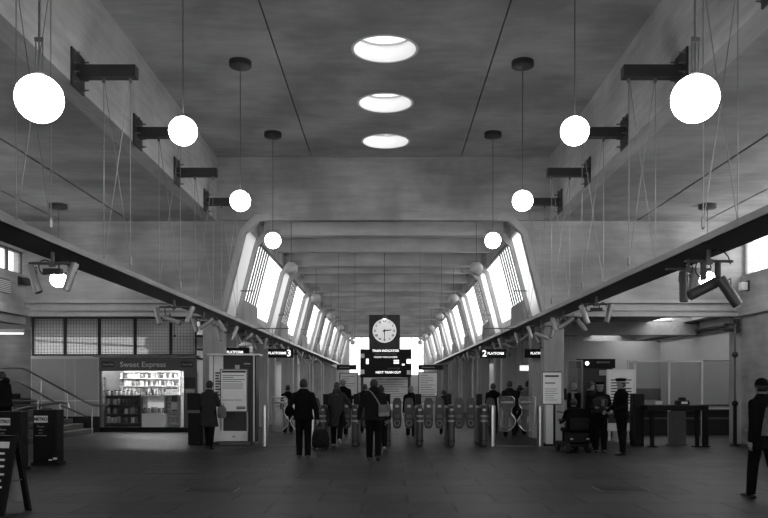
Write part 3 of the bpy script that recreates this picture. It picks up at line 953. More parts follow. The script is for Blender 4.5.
# ================================================================ the sweet kiosk
YF_ = 28.0
def Z(py, Y): return 1.65+(385-py)*Y/800
kx0, kx1 = sx(100, YF_), sx(197, YF_)        # -10.08 .. -6.69
xs_r = sx(184, YF_)
r = thing('sweet_kiosk', 'lit sweet shop kiosk with a grey fascia reading Sweet Express', 'kiosk', ((kx0+kx1)/2, YF_, 0))
kc = (kx0+kx1)/2
def kb(name, m, *boxes, bevel=0):
    mb = MB()
    for b in boxes: mb.box(b[0]-kc, b[1]-kc, b[2]-YF_, b[3]-YF_, b[4], b[5])
    return mb.build(name, m, r, bevel=bevel)
kb('back_wall', 'white', (kx0, kx1, 30.2, 30.3, 0, 2.62))
kb('side_wall', 'steel_mid', (kx0, kx0+.08, YF_, 30.2, 0, 2.62)); kb('side_wall', 'white', (kx1-.08, kx1, YF_, 30.2, 0, 2.62))
kb('floor_panel', 'panel', (kx0+.08, kx1-.08, YF_+.05, 30.2, 0, .16))
kb('plinth', 'black', (kx0, kx1, YF_-.05, YF_+.05, 0, .17))
kb('roof', 'white', (kx0, kx1, YF_, 30.3, 2.55, 2.62))
kb('canopy_ledge', 'tray', (kx0-.12, kx1+.12, YF_-.35, YF_+.02, 2.62, 2.68))
fa = kb('fascia', 'steel_mid', (kx0, kx1-.0, YF_-.08, YF_, 2.14, 2.60))
kb('shutter_pillar', 'steel_mid', (xs_r, kx1, YF_-.04, YF_+.1, .17, 2.14))
kb('jamb', 'steel_mid', (kx0, kx0+.06, YF_-.04, YF_+.1, .17, 2.14))
text('lettering', 'Sweet Express', .26, (-.17, -.085, 2.36), 'white', r, sx=1.05, bold=.002)
for x in (-1.40, 1.36):
    MB().rbox(x-.21, x+.21, -.088, -.08, 2.27, 2.47, .004).build('emblem_plate', 'steel_dark', r)
    text('emblem', 'Coca-Cola', .115, (x, -.09, 2.37), 'gate_band', r, sx=.72, shear=.35, bold=.002)
kb('pillar_notice', 'steel_dark', (xs_r+.04, kx1-.05, YF_-.05, YF_-.04, 1.55, 1.92))
kb('pillar_notice', 'panel', (xs_r+.06, kx1-.07, YF_-.056, YF_-.05, 1.38, 1.50))
for yy, zz in ((28.5, 2.46), (29.3, 2.50)):
    kb('light_tube', 'tube', (kx0+.4, xs_r-.2, yy, yy+.05, zz, zz+.04))

# --- shelving and counters inside
def shelf_unit(label, x0, x1, y0, y1, zs, m, sides=True, back=True):
    u = thing('shelf_unit', label, 'shelving', ((x0+x1)/2, y0, .16)); c = (x0+x1)/2
    for z in zs: MB().box(x0-c, x1-c, 0, y1-y0, z-.16-.02, z-.16).build('shelf', m, u)
    H = zs[-1]-.16
    if back: MB().box(x0-c, x1-c, y1-y0-.02, y1-y0, 0, H).build('back_panel', m, u)
    if sides:
        for x in (x0-c, x1-c-.03): MB().box(x, x+.03, 0, y1-y0-.02, 0, H+.1).build('side_panel', m, u)
    return u
ux0, ux1 = sx(106, 28.6), sx(143, 28.6)
shelf_unit('low dark display shelving on the left inside the kiosk', ux0, ux1, 28.35, 28.85, [.30, .62, .95, 1.28], 'steel_mid')
bx0, bx1 = sx(103, 30), sx(181, 30)
shelf_unit('white wall shelving across the back of the kiosk', bx0, bx1, 29.8, 30.18, [1.35, 1.62, 1.90, 2.15], 'white')
rx0, rx1 = sx(166, 28.7), sx(183, 28.7)
shelf_unit('white magazine shelving on the right inside the kiosk', rx0, rx1, 28.45, 28.85, [.30, .55, .80, 1.05, 1.30], 'white')
u = thing('glass_counter', 'glass fronted sweet counter in the middle of the kiosk', 'counter', (sx(154.5, 28.4), 28.25, .16))
w_ = sx(166, 28.4)-sx(143, 28.4)
MB().rbox(-w_/2, w_/2, 0, .6, 0, .48, .02).build('base', 'white', u)
MB().box(-w_/2, w_/2, .0, .012, .48, 1.08).build('front_pane', 'glass', u)
MB().box(-w_/2, w_/2, 0, .6, 1.08, 1.11).build('worktop', 'steel', u)
for x in (-w_/2, w_/2-.03): MB().box(x, x+.03, .012, .6, .48, 1.08).build('side_panel', 'steel_mid', u)

GM = [mat('packet_%d' % i, v, .4, var=.5, nscale=18) for i, v in enumerate((.06, .18, .35, .6, .75))]
def packet(m):
    mb = MB(); n = 6; R = []
    for j, z in enumerate((0, .012, .05, .12, .17, .208, .22)):
        t = (.004, .008, .032, .04, .032, .008, .004)[j]
        w_ = (.07, .07, .065, .064, .065, .07, .07)[j]
        R.append([mb.bm.verts.new((w_*a, t*b, z)) for a, b in ((-1, 0), (-.6, -1), (.6, -1), (1, 0), (.6, 1), (-.6, 1))])
    mb._skin(R, True)
    return mb.build('snack_packet', m)
def bottle(m):
    b = MB().lathe([(.03, 0), (.034, .01), (.034, .13), (.028, .165), (.013, .195), (.013, .21)], n=12).build('drink_bottle', m, smooth=True)
    MB().lathe([(.016, .205), (.016, .23)], n=10).build('cap', 'white', b)
    return b
def jar(m):
    b = MB().lathe([(.05, 0), (.055, .01), (.055, .13), (.045, .15)], n=14).build('sweet_jar', m, smooth=True)
    MB().lathe([(.05, .15), (.05, .18)], n=12).build('lid', 'steel_dark', b)
    return b
def magazine(m):
    b = MB().box(-.10, .10, -.004, .004, 0, .27, Matrix.Rotation(-.2, 3, 'X'), (0, 0, 0)).build('magazine', m)
    MB().box(-.085, .085, -.0075, -.0045, .21, .25, Matrix.Rotation(-.2, 3, 'X'), (0, 0, 0)).build('masthead', 'steel_dark', b)
    return b
maker = {'packet': packet, 'bottle': bottle, 'jar': jar, 'magazine': magazine}
cache = {}
rg = random.Random(11)
def stock(kind, x0, x1, y, z, step, label, group, mats, cat, jitter=.01):
    x = x0+step/2
    while x < x1-step/3:
        i = rg.choice(mats)
        loc = (x+rg.uniform(-jitter, jitter), y+rg.uniform(-.02, .02), z)
        k = (kind, i)
        s_ = rg.uniform(.85, 1.12)
        if k not in cache:
            o = maker[kind](GM[i]); tag(o, label, cat, group); o.location = loc; cache[k] = o
        else:
            o = dup(cache[k], loc, None, label, group)
        o.scale = (s_, 1, s_)
        x += step
for z in (.30, .62, .95):
    stock('packet', ux0+.06, ux1-.05, 28.48, z, .125, 'snack packet on the low dark shelving at the left of the kiosk', 'packets on the low kiosk shelving', [0, 1, 2, 3], 'packet')
stock('jar', ux0+.05, ux1-.05, 28.5, 1.28, .14, 'jar of sweets lined up on top of the low dark shelving', 'jars on top of the low kiosk shelving', [1, 2, 3], 'jar')
for z in (1.35, 1.62, 1.90):
    stock('packet', bx0+.05, bx0+1.55, 29.92, z, .15, 'sweet packet on the left half of the white back shelves', 'packets on the back shelves', [1, 3, 4, 4], 'packet')
for z in (1.35, 1.62, 1.90):
    stock('bottle', bx0+1.6, bx1-.05, 29.92, z, .10, 'drink bottle on the right half of the white back shelves', 'bottles on the back shelves', [0, 2, 3, 4], 'bottle')
for z in (.30, .55, .80, 1.05, 1.30):
    stock('magazine', rx0+.04, rx1-.04, 28.56, z, .19, 'magazine on the white shelving at the right of the kiosk', 'magazines in the kiosk', [0, 2, 3, 4, 4], 'magazine')
stock('jar', sx(144, 28.5), sx(165.5, 28.5), 28.45, .66, .13, 'jar of sweets behind the glass of the kiosk counter', 'jars in the glass counter', [1, 2, 3], 'jar')
stock('bottle', sx(145, 28.5), sx(165, 28.5), 28.5, 1.28, .11, 'drink bottle standing on the kiosk counter top', 'bottles on the kiosk counter', [0, 2, 4], 'bottle')
r = thing('newspaper_rack', 'narrow rack of papers at the far left inside the kiosk opening', 'rack', (sx(104, 28.3), 28.15, .17))
MB().box(-.07, .07, 0, .2, 0, 1.75).build('frame', 'steel_dark', r)
for k in range(5): MB().box(-.065, .065, -.03, -.005, .62+.22*k, .80+.22*k).build('paper', GM[3 if k % 2 else 2], r)

# ================================================================ information stand, machine, poster stand
YS = 22.0
s_ = 800/YS
ax0, ax1 = sx(214, YS), sx(256, YS)
r = thing('information_stand', 'tall dark information stand with a white notice and a thin flat canopy', 'information stand', ((ax0+ax1)/2, YS, 0))
W = ax1-ax0
MB().box(-W/2+.06, W/2, .03, .5, .08, 2.46).build('housing', 'steel_dark', r, bevel=.01)
MB().box(-W/2-.18, W/2+.10, -.12, .58, 2.46, 2.51).build('canopy', 'white', r, bevel=.008)
MB().box(-W/2-.13, -W/2+.25, -.01, .03, .1, 2.46).build('side_panel', 'white', r)
MB().box(-W/2-.02, -W/2+.0, -.016, -.01, .1, 2.46).build('panel_seam', 'steel_mid', r)
stripes(r, -W/2+.04, -W/2+.24, -.012, 1.98, 12, .075, .04, 'ink', 3, 'side_print')
px0, px1 = sx(220.5, YS)-(ax0+ax1)/2, sx(248, YS)-(ax0+ax1)/2
MB().box(px0, px1, -.06, .03, Z(412, YS), Z(369, YS)).build('poster_frame', 'tray', r)
MB().box(px0+.03, px1-.03, -.068, -.06, Z(411, YS), Z(370, YS)).build('poster', 'paper', r)
MB().box(px0+.05, px1-.05, -.072, -.068, Z(372.7, YS), Z(370.6, YS)).build('heading_bar', 'ink', r)
stripes(r, px0+.07, px1-.07, -.069, Z(375.5, YS), 4, .055, .022, 'greyink', 1)
stripes(r, px0+.07, px1-.12, -.069, Z(384, YS), 3, .055, .018, 'greyink', 2)
stripes(r, px0+.07, px1-.15, -.069, Z(400, YS), 1, .055, .018, 'greyink', 2)
stripes(r, px0+.45, px1-.06, -.069, Z(407, YS), 2, .04, .03, 'ink', 2)
MB().box(px0, px1, -.08, .03, Z(441, YS), Z(431, YS)).build('lower_box', 'white', r, bevel=.01)
MB().box(px0, px0+.03, -.04, .03, .1, 2.0).build('rail', 'steel', r); MB().box(px1-.03, px1, -.04, .03, .1, 2.0).build('rail', 'steel', r)
MB().rbox(px0-.02, px1+.1, -.1, .4, 0, .08, .02).build('foot', 'steel_mid', r)
MB().box((px0+px1)/2-.03, (px0+px1)/2+.03, -.084, -.08, Z(437, YS), Z(436, YS)).build('lock', 'ink', r)
MB().box(.0, .12, .0, .03, 2.03, 2.2).box(.25, .42, .0, .03, 2.22, 2.25).build('top_label', 'gate_band', r)
MB().box(W/2-.08, W/2-.04, -.0, .03, .1, 2.46).build('chrome_strip', 'steel', r)

r = thing('black_machine', 'waist-high black machine standing left of the woman at the information stand', 'machine', (sx(194, 22), 22.0, 0))
MB().rbox(-.17, .17, 0, .4, 0, .88, .03).build('cabinet', 'black', r)
MB().rbox(-.19, .19, -.02, .42, .88, 1.42, .03).build('head', 'black_soft', r)
MB().box(-.19, .17, -.03, -.02, .88, .96).build('front_strip', 'steel_mid', r)
for x in (-.14, .14): MB().lathe([(.025, -.0), (.025, .03)], (x, .05, 0), 8).build('foot', 'rubber', r)

r = thing('poster_stand', 'white poster stand just right of the wide glass gates', 'poster stand', (sx(552, 21.85), 21.85, 0), 0)
Yp = 21.6
MB().box(-.27, .27, -.02, .03, Z(405, Yp), Z(371, Yp)).build('frame', 'tray', r)
MB().box(-.25, .25, -.03, -.02, Z(404, Yp), Z(372.5, Yp)).build('poster', 'paper', r)
stripes(r, -.2, .2, -.031, Z(376, Yp), 1, .1, .05, 'ink', 4); stripes(r, -.2, .1, -.031, Z(383, Yp), 1, .1, .03, 'ink', 4)
stripes(r, -.2, .15, -.031, Z(389, Yp), 6, .06, .015, 'greyink', 4)
MB().box(-.16, .03, -.0, .03, .04, Z(405, Yp)).build('lower_panel', 'white', r)
MB().box(.04, .09, -.02, .03, .04, Z(405, Yp)+.05).build('post', 'black', r)
MB().rbox(-.28, .25, -.15, .2, 0, .04, .03).build('foot', 'black', r)

# ================================================================ newspaper bins, board, rails on the left
def news_bin(label, x, y, rz):
    r = thing('newspaper_bin', label, 'newspaper bin', (x, y, 0), rz, 'newspaper bins')
    W, D, H = .50, .34, 1.14
    MB().rbox(-W/2, W/2, 0, D, .06, H, .015).build('body', 'black', r)
    MB().box(-W/2-.03, W/2+.03, -.03, D+.03, 0, .06).build('base', 'black_soft', r)
    MB().box(-W/2+.02, W/2-.19, -.012, 0, .12, H-.05).build('front_panel', 'black_soft', r)
    MB().box(W/2-.17, W/2-.10, -.01, 0, .12, H-.05).build('slot_panel', 'black_soft', r)
    MB().box(W/2-.08, W/2-.01, -.01, 0, .12, H-.05).build('slot_panel', 'black_soft', r)
    MB().box(-W/2+.03, W/2-.19, -.018, -.012, H-.26, H-.12).build('title_plate', 'white', r)
    text('lettering', 'METRO', .085, (-.085, -.020, H-.19), 'ink', r, sx=1.0, bold=.004)
    text('lettering', 'Please', .06, (-.085, -.016, H-.34), 'gate_band', r); text('lettering', 'take', .05, (-.085, -.016, H-.41), 'gate_band', r); text('lettering', 'one', .05, (-.085, -.016, H-.47), 'gate_band', r)
    MB().box(-W/2+.05, W/2-.21, -.015, -.012, H-.535, H-.52).build('rule', 'gate_band', r)
    MB().box(W/2-.17, W/2-.10, -.018, -.01, .10, .13).build('foot_label', 'white', r)
    MB().box(W/2-.08, W/2-.0, -.018, -.01, .12, .165).build('foot_label', 'white', r)
    return r
news_bin('black newspaper bin nearest the stairs, the right one of the pair', -7.03, 16.4, .0)
news_bin('black newspaper bin cut off by the left edge, behind the folding board', -7.28, 15.3, .0)

r = thing('sandwich_board', 'black folding sandwich board with white lettering at the lower left corner', 'sandwich board', (-5.09, 10.35, 0), -.25)
def leg_(x, y0, y1):
    return MB().prism([(y0, 0), (y0+.05, 0), (y1+.05, 1.0), (y1, 1.0)], x-.035, x+.035, 'yz')
for x in (-.30, .30):
    leg_(x, -.26, -.02).build('front_leg', 'black', r); leg_(x, .24, .0).build('rear_leg', 'black', r)
def panel(y0, y1, t, m, nm, inset=.0, z0=.12, z1=.98, x=.30):
    f = lambda z: y0+(y1-y0)*z
    return MB().prism([(f(z0)-inset, z0), (f(z0)-inset+t, z0), (f(z1)-inset+t, z1), (f(z1)-inset, z1)], -x, x, 'yz').build(nm, m, r)
panel(-.24, -.0, .012, 'black_soft', 'front_panel'); panel(.26, .02, .012, 'panel', 'rear_panel')
MB().tube([(.30, -.14, .42), (.30, .14, .42)], .008, 6).build('stay', 'steel_mid', r)
MB().box(-.33, .33, -.03, .06, .97, 1.0).build('top_rail', 'black', r)
tilt = math.atan2(.24, 1.0)
def bt(s, size, z, m='white'):
    o = text('lettering', s, size, (0, -.24+.24*z-.004, z), m, r); o.rotation_euler = (PI/2-tilt, 0, 0); return o
q = panel(-.24, -.0, .004, 'white', 'title_strip', .004, .84, .92, .27)
for s, size, z in (('HOT DRINKS', .085, .74), ('SANDWICHES', .075, .64), ('CAKES', .08, .54), ('FRESH DAILY', .07, .40), ('OPEN', .09, .28)):
    pass
rr = random.Random(5)
for z in (.76, .68, .60, .50, .42, .34, .24):
    panel(-.24, -.0, .003, 'white', 'chalk_line', .003, z, z+.025, rr.uniform(.12, .25))

# stairs with handrails
r = thing('staircase', 'short dark staircase rising to the left behind the newspaper bins', 'stairs', (-10.1, 24.6, 0)); r['kind'] = 'structure'
for k in range(8):
    m = MB(); m.rbox(-4.0, -.36*k, -4.0, 2.9, .17*k, .17*(k+1)-.001, .03); m.build('step', 'dado', r)
def handrail(label, paths, posts, loc):
    r = thing('handrail', label, 'handrail', loc, 0, 'stair handrails')
    for p in paths: MB().tube(p, .030, 8).build('rail', 'steel', r)
    for p in posts: MB().tube(p, .02, 8).build('post', 'steel', r)
    return r
def P(px, py, Y, o): a = at(px, py, Y); return (a[0]-o[0], a[1]-o[1], a[2]-o[2])
o_ = (-10.3, 27.3, 0)
handrail('double steel handrail running down along the panelled wall', [[P(-5, 368, 27.3, o_), P(24, 368.5, 27.3, o_), P(92, 405.5, 27.3, o_), P(108, 405.5, 27.3, o_)], [P(-5, 381, 27.3, o_), P(18, 381.5, 27.3, o_), P(60, 405, 27.3, o_), P(88, 416.5, 27.3, o_)]],
         [[P(92, 405.5, 27.3, o_), (P(92, 405.5, 27.3, o_)[0], 0, 0)], [P(41, 378, 27.3, o_), (P(41, 378, 27.3, o_)[0], 0, .72)], [P(67, 392, 27.3, o_), (P(67, 392, 27.3, o_)[0], 0, .16)]], o_)
o_ = (-10.3, 22.5, 0)
handrail('steel handrail at the near side of the stairs, just above the bins', [[P(-5, 401, 22.5, o_), P(38, 401, 22.5, o_)], [P(-5, 415, 22.5, o_), P(28, 407, 22.5, o_), P(60, 402.5, 22.5, o_), P(68, 403.5, 22.5, o_), P(69, 408, 22.5, o_)]],
         [[P(38, 401, 22.5, o_), (P(38, 401, 22.5, o_)[0], 0, 0)], [P(60, 403, 22.5, o_), (P(60, 401, 22.5, o_)[0], 0, 0)], [P(12, 401, 22.5, o_), (P(12, 401, 22.5, o_)[0], 0, .17)]], o_)

# ================================================================ right-hand side: booth, screen, boards, barrier
r = thing('help_booth', 'dark booth with a lettered fascia behind the police officers', 'booth', (sx(597, 25), 25.2, 0))
W = sx(619, 25)-sx(584, 25)
MB().box(-W/2, W/2, 0, 1.4, 0, 2.45).build('body', 'steel_dark', r, bevel=.01)
MB().box(-W/2-.06, W/2+.06, -.08, -.0, 2.18, 2.47).build('fascia', 'black', r)
text('lettering', 'ASSISTANCE', .075, (.22, -.083, 2.36), 'gate_band', r)
MB().box(.12, .50, -.03, 0, 1.95, 2.12).build('notice', 'panel', r)
MB().lathe([(.06, -.1), (.06, -.08)], (-.28, 0, 2.33), 16, 'y').build('round_light', 'lit_small', r)
r = thing('glass_door_screen', 'white framed glass pane left of the dark booth', 'glass screen', (sx(575, 24.5), 24.5, 0))
W = sx(583, 24.5)-sx(567, 24.5)
f = MB()
for x in (-W/2, W/2-.04): f.box(x, x+.04, -.02, .02, 0, 2.42)
f.box(-W/2+.04, W/2-.04, -.02, .02, 2.38, 2.42).box(-W/2+.04, W/2-.04, -.02, .02, 0, .1)
f.build('frame', 'tray', r); MB().box(-W/2+.04, W/2-.04, -.004, .004, .1, 2.38).build('pane', 'glass_part', r)

YP = 24.6
r = thing('glass_partition', 'long white framed glass partition at the right, with a dark lower rail', 'glass partition', (sx(684, YP), YP, 0))
cx_ = sx(684, YP)
zt = Z(360.5, YP)
X = lambda px: sx(px, YP)-cx_
for a, b in ((628, 634.3), (634.3, 669), (669, 702), (702, 734)):
    MB().box(X(a)+.03, X(b)-.03, -.004, .004, .95, zt-.05).build('pane', 'glass_part', r)
for a, w_, m in ((628, .03, 'white'), (635, .05, 'white'), (669, .06, 'white'), (702, .05, 'white'), (734, .03, 'steel_mid')):
    MB().box(X(a)-w_/2, X(a)+w_/2, -.03, .03, .0, zt).build('mullion', m, r)
MB().box(X(627), X(702), -.03, .03, zt-.05, zt).build('top_rail', 'white', r)
MB().box(X(702), X(735), -.02, .02, zt-.03, zt).build('top_rail', 'steel_mid', r)
MB().box(X(627), X(735), -.04, .04, 1.0, 1.05).build('mid_rail', 'steel_dark', r)
MB().box(X(655), X(662), -.05, -.04, 1.04, 1.16).build('notice', 'paper', r)
r = thing('bench_counter', 'long low dark counter behind the glass partition', 'counter', (10.6, 26.4, 0))
MB().rbox(-2.6, 1.25, 0, .8, .0, .78, .02).build('body', 'dado', r)
MB().box(-2.6, 1.25, -.06, .8, .78, .84).build('top', 'steel_dark', r)
MB().box(-2.6, 1.25, -.02, 0, .52, .58).build('trim_rail', 'steel_mid', r)
struct('wall_back_right', MB().box(5.4, 11.9, 35.0, 35.3, 0, 3.57), 'panel', 'pale wall across the space beyond the glass partition', 'wall')
struct('trim_8', MB().box(5.4, 11.9, 34.93, 35.0, 1.0, 1.5), 'dado', 'dark band along the pale wall', 'band')

r = thing('notice_case', 'tall white framed notice case behind the taller police officer', 'notice case', (sx(621, 23.6), 23.6, 0))
Y_ = 23.6
w_ = sx(635, Y_)-sx(607, Y_)
MB().box(-w_/2, w_/2, 0, .1, Z(431, Y_), Z(369.5, Y_)).build('case', 'white', r, bevel=.01)
MB().box(-w_/2+.06, w_/2-.06, -.006, 0, Z(422, Y_), Z(372.5, Y_)).build('sheet', 'paper', r)
MB().box(-w_/2+.03, w_/2-.03, -.012, 0, Z(423, Y_), Z(411, Y_)).build('lower_panel', 'steel_dark', r)
stripes(r, -.3, .34, -.007, Z(380, Y_), 9, .085, .035, 'ink', 8)
for x in (-w_/2+.08, w_/2-.08): MB().box(x-.03, x+.03, .02, .08, 0, Z(431, Y_)).build('leg', 'white', r)

YB = 21.3
r = thing('barrier_table', 'low black barrier with a flat top and square posts at the right', 'barrier', (sx(673, YB), YB, 0))
cx_ = sx(673, YB); X = lambda px: sx(px, YB)-cx_
zt = Z(405, YB)
MB().box(X(645), X(699), -.2, .35, zt-.14, zt).build('top', 'black', r, bevel=.01)
for px in (652, 697): MB().box(X(px)-.045, X(px)+.045, -.05, .05, 0, zt-.14).build('leg', 'black', r); 
for px in (652, 697): MB().rbox(X(px)-.11, X(px)+.11, -.12, .12, 0, .03, .03).build('foot_plate', 'black', r)
r = thing('bollard_post', 'stout square black post at the end of the barrier', 'post', (sx(705.2, YB), YB, 0))
MB().rbox(-.07, .07, -.07, .07, 0, zt, .02).build('shaft', 'black', r); MB().rbox(-.1, .1, -.1, .1, 0, .03, .02).build('foot_plate', 'black', r)
r = thing('black_machine', 'tall dark machine at the left end of the black barrier', 'machine', (sx(639, 21.6), 21.6, 0))
MB().rbox(-.14, .14, 0, .4, .0, 1.05, .02).build('cabinet', 'black', r); MB().rbox(-.16, .15, -.02, .3, 1.05, 1.42, .03).build('head', 'black_soft', r)
r = thing('low_screen', 'grey ribbed panel standing under the black barrier', 'panel', (sx(678, 21.9), 21.95, 0))
m = MB().box(-.24, .24, 0, .03, .03, .93)
for k in range(9): m.box(-.22+.05*k, -.20+.05*k, -.012, 0, .05, .90)
m.build('board', 'steel_mid', r); MB().box(-.26, .26, -.06, .1, 0, .03).build('foot', 'tray', r)
r = thing('desk_phone_unit', 'small dark unit with a white label on the black barrier', 'console', (sx(683, 21.3), 21.3, zt))
MB().rbox(-.17, .17, -.05, .2, 0, .12, .04).rbox(-.09, .09, .0, .15, .12, .2, .03).build('body', 'black_soft', r)
MB().box(-.06, .10, -.06, -.05, .03, .09).build('label_plate', 'paper', r)
r = thing('lamp_post', 'slim pole with a round ball near its top beside the concrete pier', 'pole', (sx(735, 21.6), 21.6, 0))
MB().tube([(0, 0, .03), (0, 0, 3.28)], .028, 10).build('shaft', 'steel_mid', r)
MB().tube([(0, 0, .03), (0, 0, 1.1)], .05, 10).build('lower_sleeve', 'black', r)
MB().ball((0, 0, 2.47), .085).build('ball', 'steel_dark', r, smooth=True)
MB().ball((0, 0, 1.15), .085).build('ball', 'black', r, smooth=True)
MB().lathe([(.14, 0), (.14, .02), (.06, .04)], n=16).build('foot_plate', 'black', r)
r = thing('pipe_bracket', 'dark bracket of pipes on the pier at the right', 'pipes', (9.62, 22.5, 3.2))
MB().tube([(-.2, -.1, .15), (.24, -.1, .14)], .03).build('pipe', 'steel_dark', r); MB().tube([(-.2, -.1, .0), (.24, -.1, -.01)], .045).build('pipe', 'steel_dark', r)
MB().box(.1, .2, -.16, .0, -.1, .3).build('clamp', 'steel_dark', r)
# floor access covers
for lb, px, py, wx_, dy in (('dark rectangular access cover in the floor at the left', 211, 490, .42, .28), ('dark access cover in the floor at the right', 621, 489, .40, .28), ('faint access cover in the floor at the left, the farther one', 173, 472.5, .5, .2)):
    Y = 1.65*800/(py-385)
    r = thing('access_cover', lb, 'access cover', (sx(px, Y), Y, 0), 0, 'floor access covers')
    MB().box(-wx_, wx_, -dy, dy, 0, .004).build('frame', 'steel_mid' if py > 480 else 'steel_dark', r)
    MB().box(-wx_+.03, wx_-.03, -dy+.03, dy-.03, .004, .008).build('lid', 'black' if py > 480 else 'steel_dark', r)
# hanging fluorescent fitting beyond the stairs and lamps on the right
r = thing('strip_light', 'lit fluorescent strip high on the left beyond the stairs', 'strip light', (-12.9, 27.2, 3.38))
MB().box(-.9, .55, -.05, .05, .04, .17).build('housing', 'white', r); MB().box(-.85, .5, -.03, .03, 0, .04).build('light_tube', 'lit_small', r)
r = thing('strip_light', 'lit fluorescent strip between the right-hand columns under the hidden sign', 'strip light', (sx(529, 30), 30.3, 2.2+.0))
MB().box(-.28, .28, -.03, .03, 0, .18).build('light_tube', 'lit_text', r); MB().box(-.3, .3, .03, .06, -.02, .2).build('housing', 'white', r)
for x in (-.2, .2): MB().tube([(x, .045, .2), (x, .045, 1.86)], .01, 6).build('hanger', 'steel_mid', r)
# ================================================================ people
def remesh(o, v):
    m = o.modifiers.new('surface', 'REMESH'); m.mode = 'VOXEL'; m.voxel_size = v; m.use_smooth_shade = True
    s = o.modifiers.new('relax', 'SMOOTH'); s.factor = .5; s.iterations = 2
    return o
def rotx(v, a):   # swing forward (+y) by a: from straight down
    return Vector((v[0], v[1]*math.cos(a)-v[2]*math.sin(a), v[1]*math.sin(a)+v[2]*math.cos(a)))
def person(name_label, loc, rz, h=1.75, legs=((.15, .05), (-.15, .1)), arms=((.1, .12, .2, 0), (-.1, .12, .2, 0)), lean=0.0,
           coat='jacket', cm='cl_black', tm='cl_black', sm='shoe', hair='hair_dark', hairlen=0.0, head_turn=0.0, head_nod=0.0, hem=None,
           face=False, width=1.0, fine=True, seated=False, group=None, hood=False, hat=None, vest=None, extra=None, zbase=0.0):
    """figure facing its own +y; legs: (swing, knee bend) left, right; arms: (swing, abduct, elbow, inward) left, right"""
    k = h/1.75
    r = thing('person', name_label, 'person', loc, rz, group)
    hipz = .93; L1, L2 = .44, .41
    if seated: hipz = .62
    J = {}
    for i, sd in enumerate((-1, 1)):
        sw, kb = legs[i]
        hip = Vector((sd*.09, 0, hipz))
        kn = hip+Vector((sd*.012, math.sin(sw), -math.cos(sw)))*L1
        an = kn+Vector((0, math.sin(sw-kb), -math.cos(sw-kb)))*L2
        J[i] = [hip, kn, an, sw-kb]
    low = min(J[0][2].z, J[1][2].z)
    dz = .085-low if not seated else 0
    for i in (0, 1):
        for q in range(3): J[i][q] = J[i][q]+Vector((0, 0, dz))
    pel = Vector((0, 0, hipz+dz))
    up = Vector((0, math.sin(lean), math.cos(lean)))
    fw = Vector((0, math.cos(lean), -math.sin(lean)))
    def tp(z, y=0.0, x=0.0): return pel+up*z+fw*y+Vector((x, 0, 0))
    S = lambda v: Vector(v)*k
    A = {}
    for i, sd in enumerate((-1, 1)):
        sw, ab, el, inn = arms[i]
        sh = tp(.45, 0, sd*.158*width)
        d1 = Vector((sd*math.sin(ab), math.sin(sw)*math.cos(ab), -math.cos(sw)*math.cos(ab)))
        eb = sh+d1*.285
        a2 = sw+el
        d2 = Vector((sd*math.sin(ab*.5-inn), math.sin(a2)*math.cos(ab*.5-inn), -math.cos(a2)*math.cos(ab*.5-inn)))
        wr = eb+d2*.25
        A[i] = (sh, eb, wr, d2)
    vb = (.0085 if fine else .016)*k
    # body
    b = MB()
    head = tp(.675, .015)
    Hr = Matrix.Rotation(-head_turn, 3, 'Z') @ Matrix.Rotation(-head_nod-lean*.3, 3, 'X')
    H = lambda x, y, z: head+Hr @ Vector((x, y, z))
    b.ball(S(H(0, -.005, .02)), .079*k, .098*k, .108*k, 18, 14, Hr)
    b.ball(S(H(0, .022, -.055)), .055*k, .062*k, .062*k, 14, 10, Hr)
    b.limb([S(H(0, .088, .01)), S(H(0, .104, -.02))], [.010*k, .015*k], 8)
    for s_ in (-1, 1): b.ball(S(H(s_*.074, -.005, -.005)), .012*k, .022*k, .032*k, 8, 8, Hr)
    b.limb([S(tp(.50, -.01)), S(H(0, -.015, -.07))], [.062*k, .052*k])
    W = width
    def ring_torso(mb, secs, n=18):
        R = []
        for z, y, rx, ry in secs:
            c = tp(z, y)
            R.append([mb.bm.verts.new(S(c+Vector((rx*W*math.cos(2*PI*q/n), 0, 0))+fw*(ry*math.sin(2*PI*q/n)))) for q in range(n)])
        mb._skin(R, True)
    ring_torso(b, [(-.06, 0, .11, .08), (0, 0, .125, .085), (.12, 0, .12, .085), (.28, .01, .14, .10), (.42, .01, .16, .10), (.50, 0, .11, .08), (.55, -.005, .065, .06)])
    for i, sd in enumerate((-1, 1)):
        hip, kn, an, fa = J[i]
        b.limb([S(hip), S(kn), S(an)], [.08*k, .053*k, .036*k])
        b.limb([S(an+Vector((0, -.03, -.035))), S(an+Vector((0, .13*math.cos(max(fa, -.9)), -.045+.13*math.sin(max(-.9, min(fa, 0))) )))], [.035*k, .03*k])
        sh, eb, wr, d2 = A[i]
        b.limb([S(sh), S(eb), S(wr)], [.052*k, .038*k, .026*k])
        # hand: palm, four curled fingers, thumb from the palm's side
        side = Vector((0, 1, 0))-d2*d2.y
        side = side.normalized() if side.length > .1 else Vector((0, 0, 1))
        inw = d2.cross(side)*(1 if sd > 0 else -1)
        if inw.x*sd > 0: inw = -inw
        pm = wr+d2*.05
        b.limb([S(wr), S(pm+d2*.03)], [.026*k, .034*k])
        for q in range(4):
            off = side*(.027-.018*q)
            Lf = (.036, .042, .039, .030)[q]
            p0 = pm+d2*.035+off
            p1 = p0+d2*Lf+inw*.008
            p2 = p1+(d2*.6+inw*.8).normalized()*Lf*.8
            b.limb([S(p0), S(p1), S(p2)], [.0098*k, .0092*k, .0085*k], 7)
        t0 = wr+d2*.03+side*.022; t1 = t0+(d2*.6+side*.8).normalized()*.035; t2 = t1+(d2*.9+inw*.3).normalized()*.028
        b.limb([S(t0), S(t1), S(t2)], [.013*k, .011*k, .0095*k], 7)
    body = remesh(b.build('body', 'skin', r), vb)
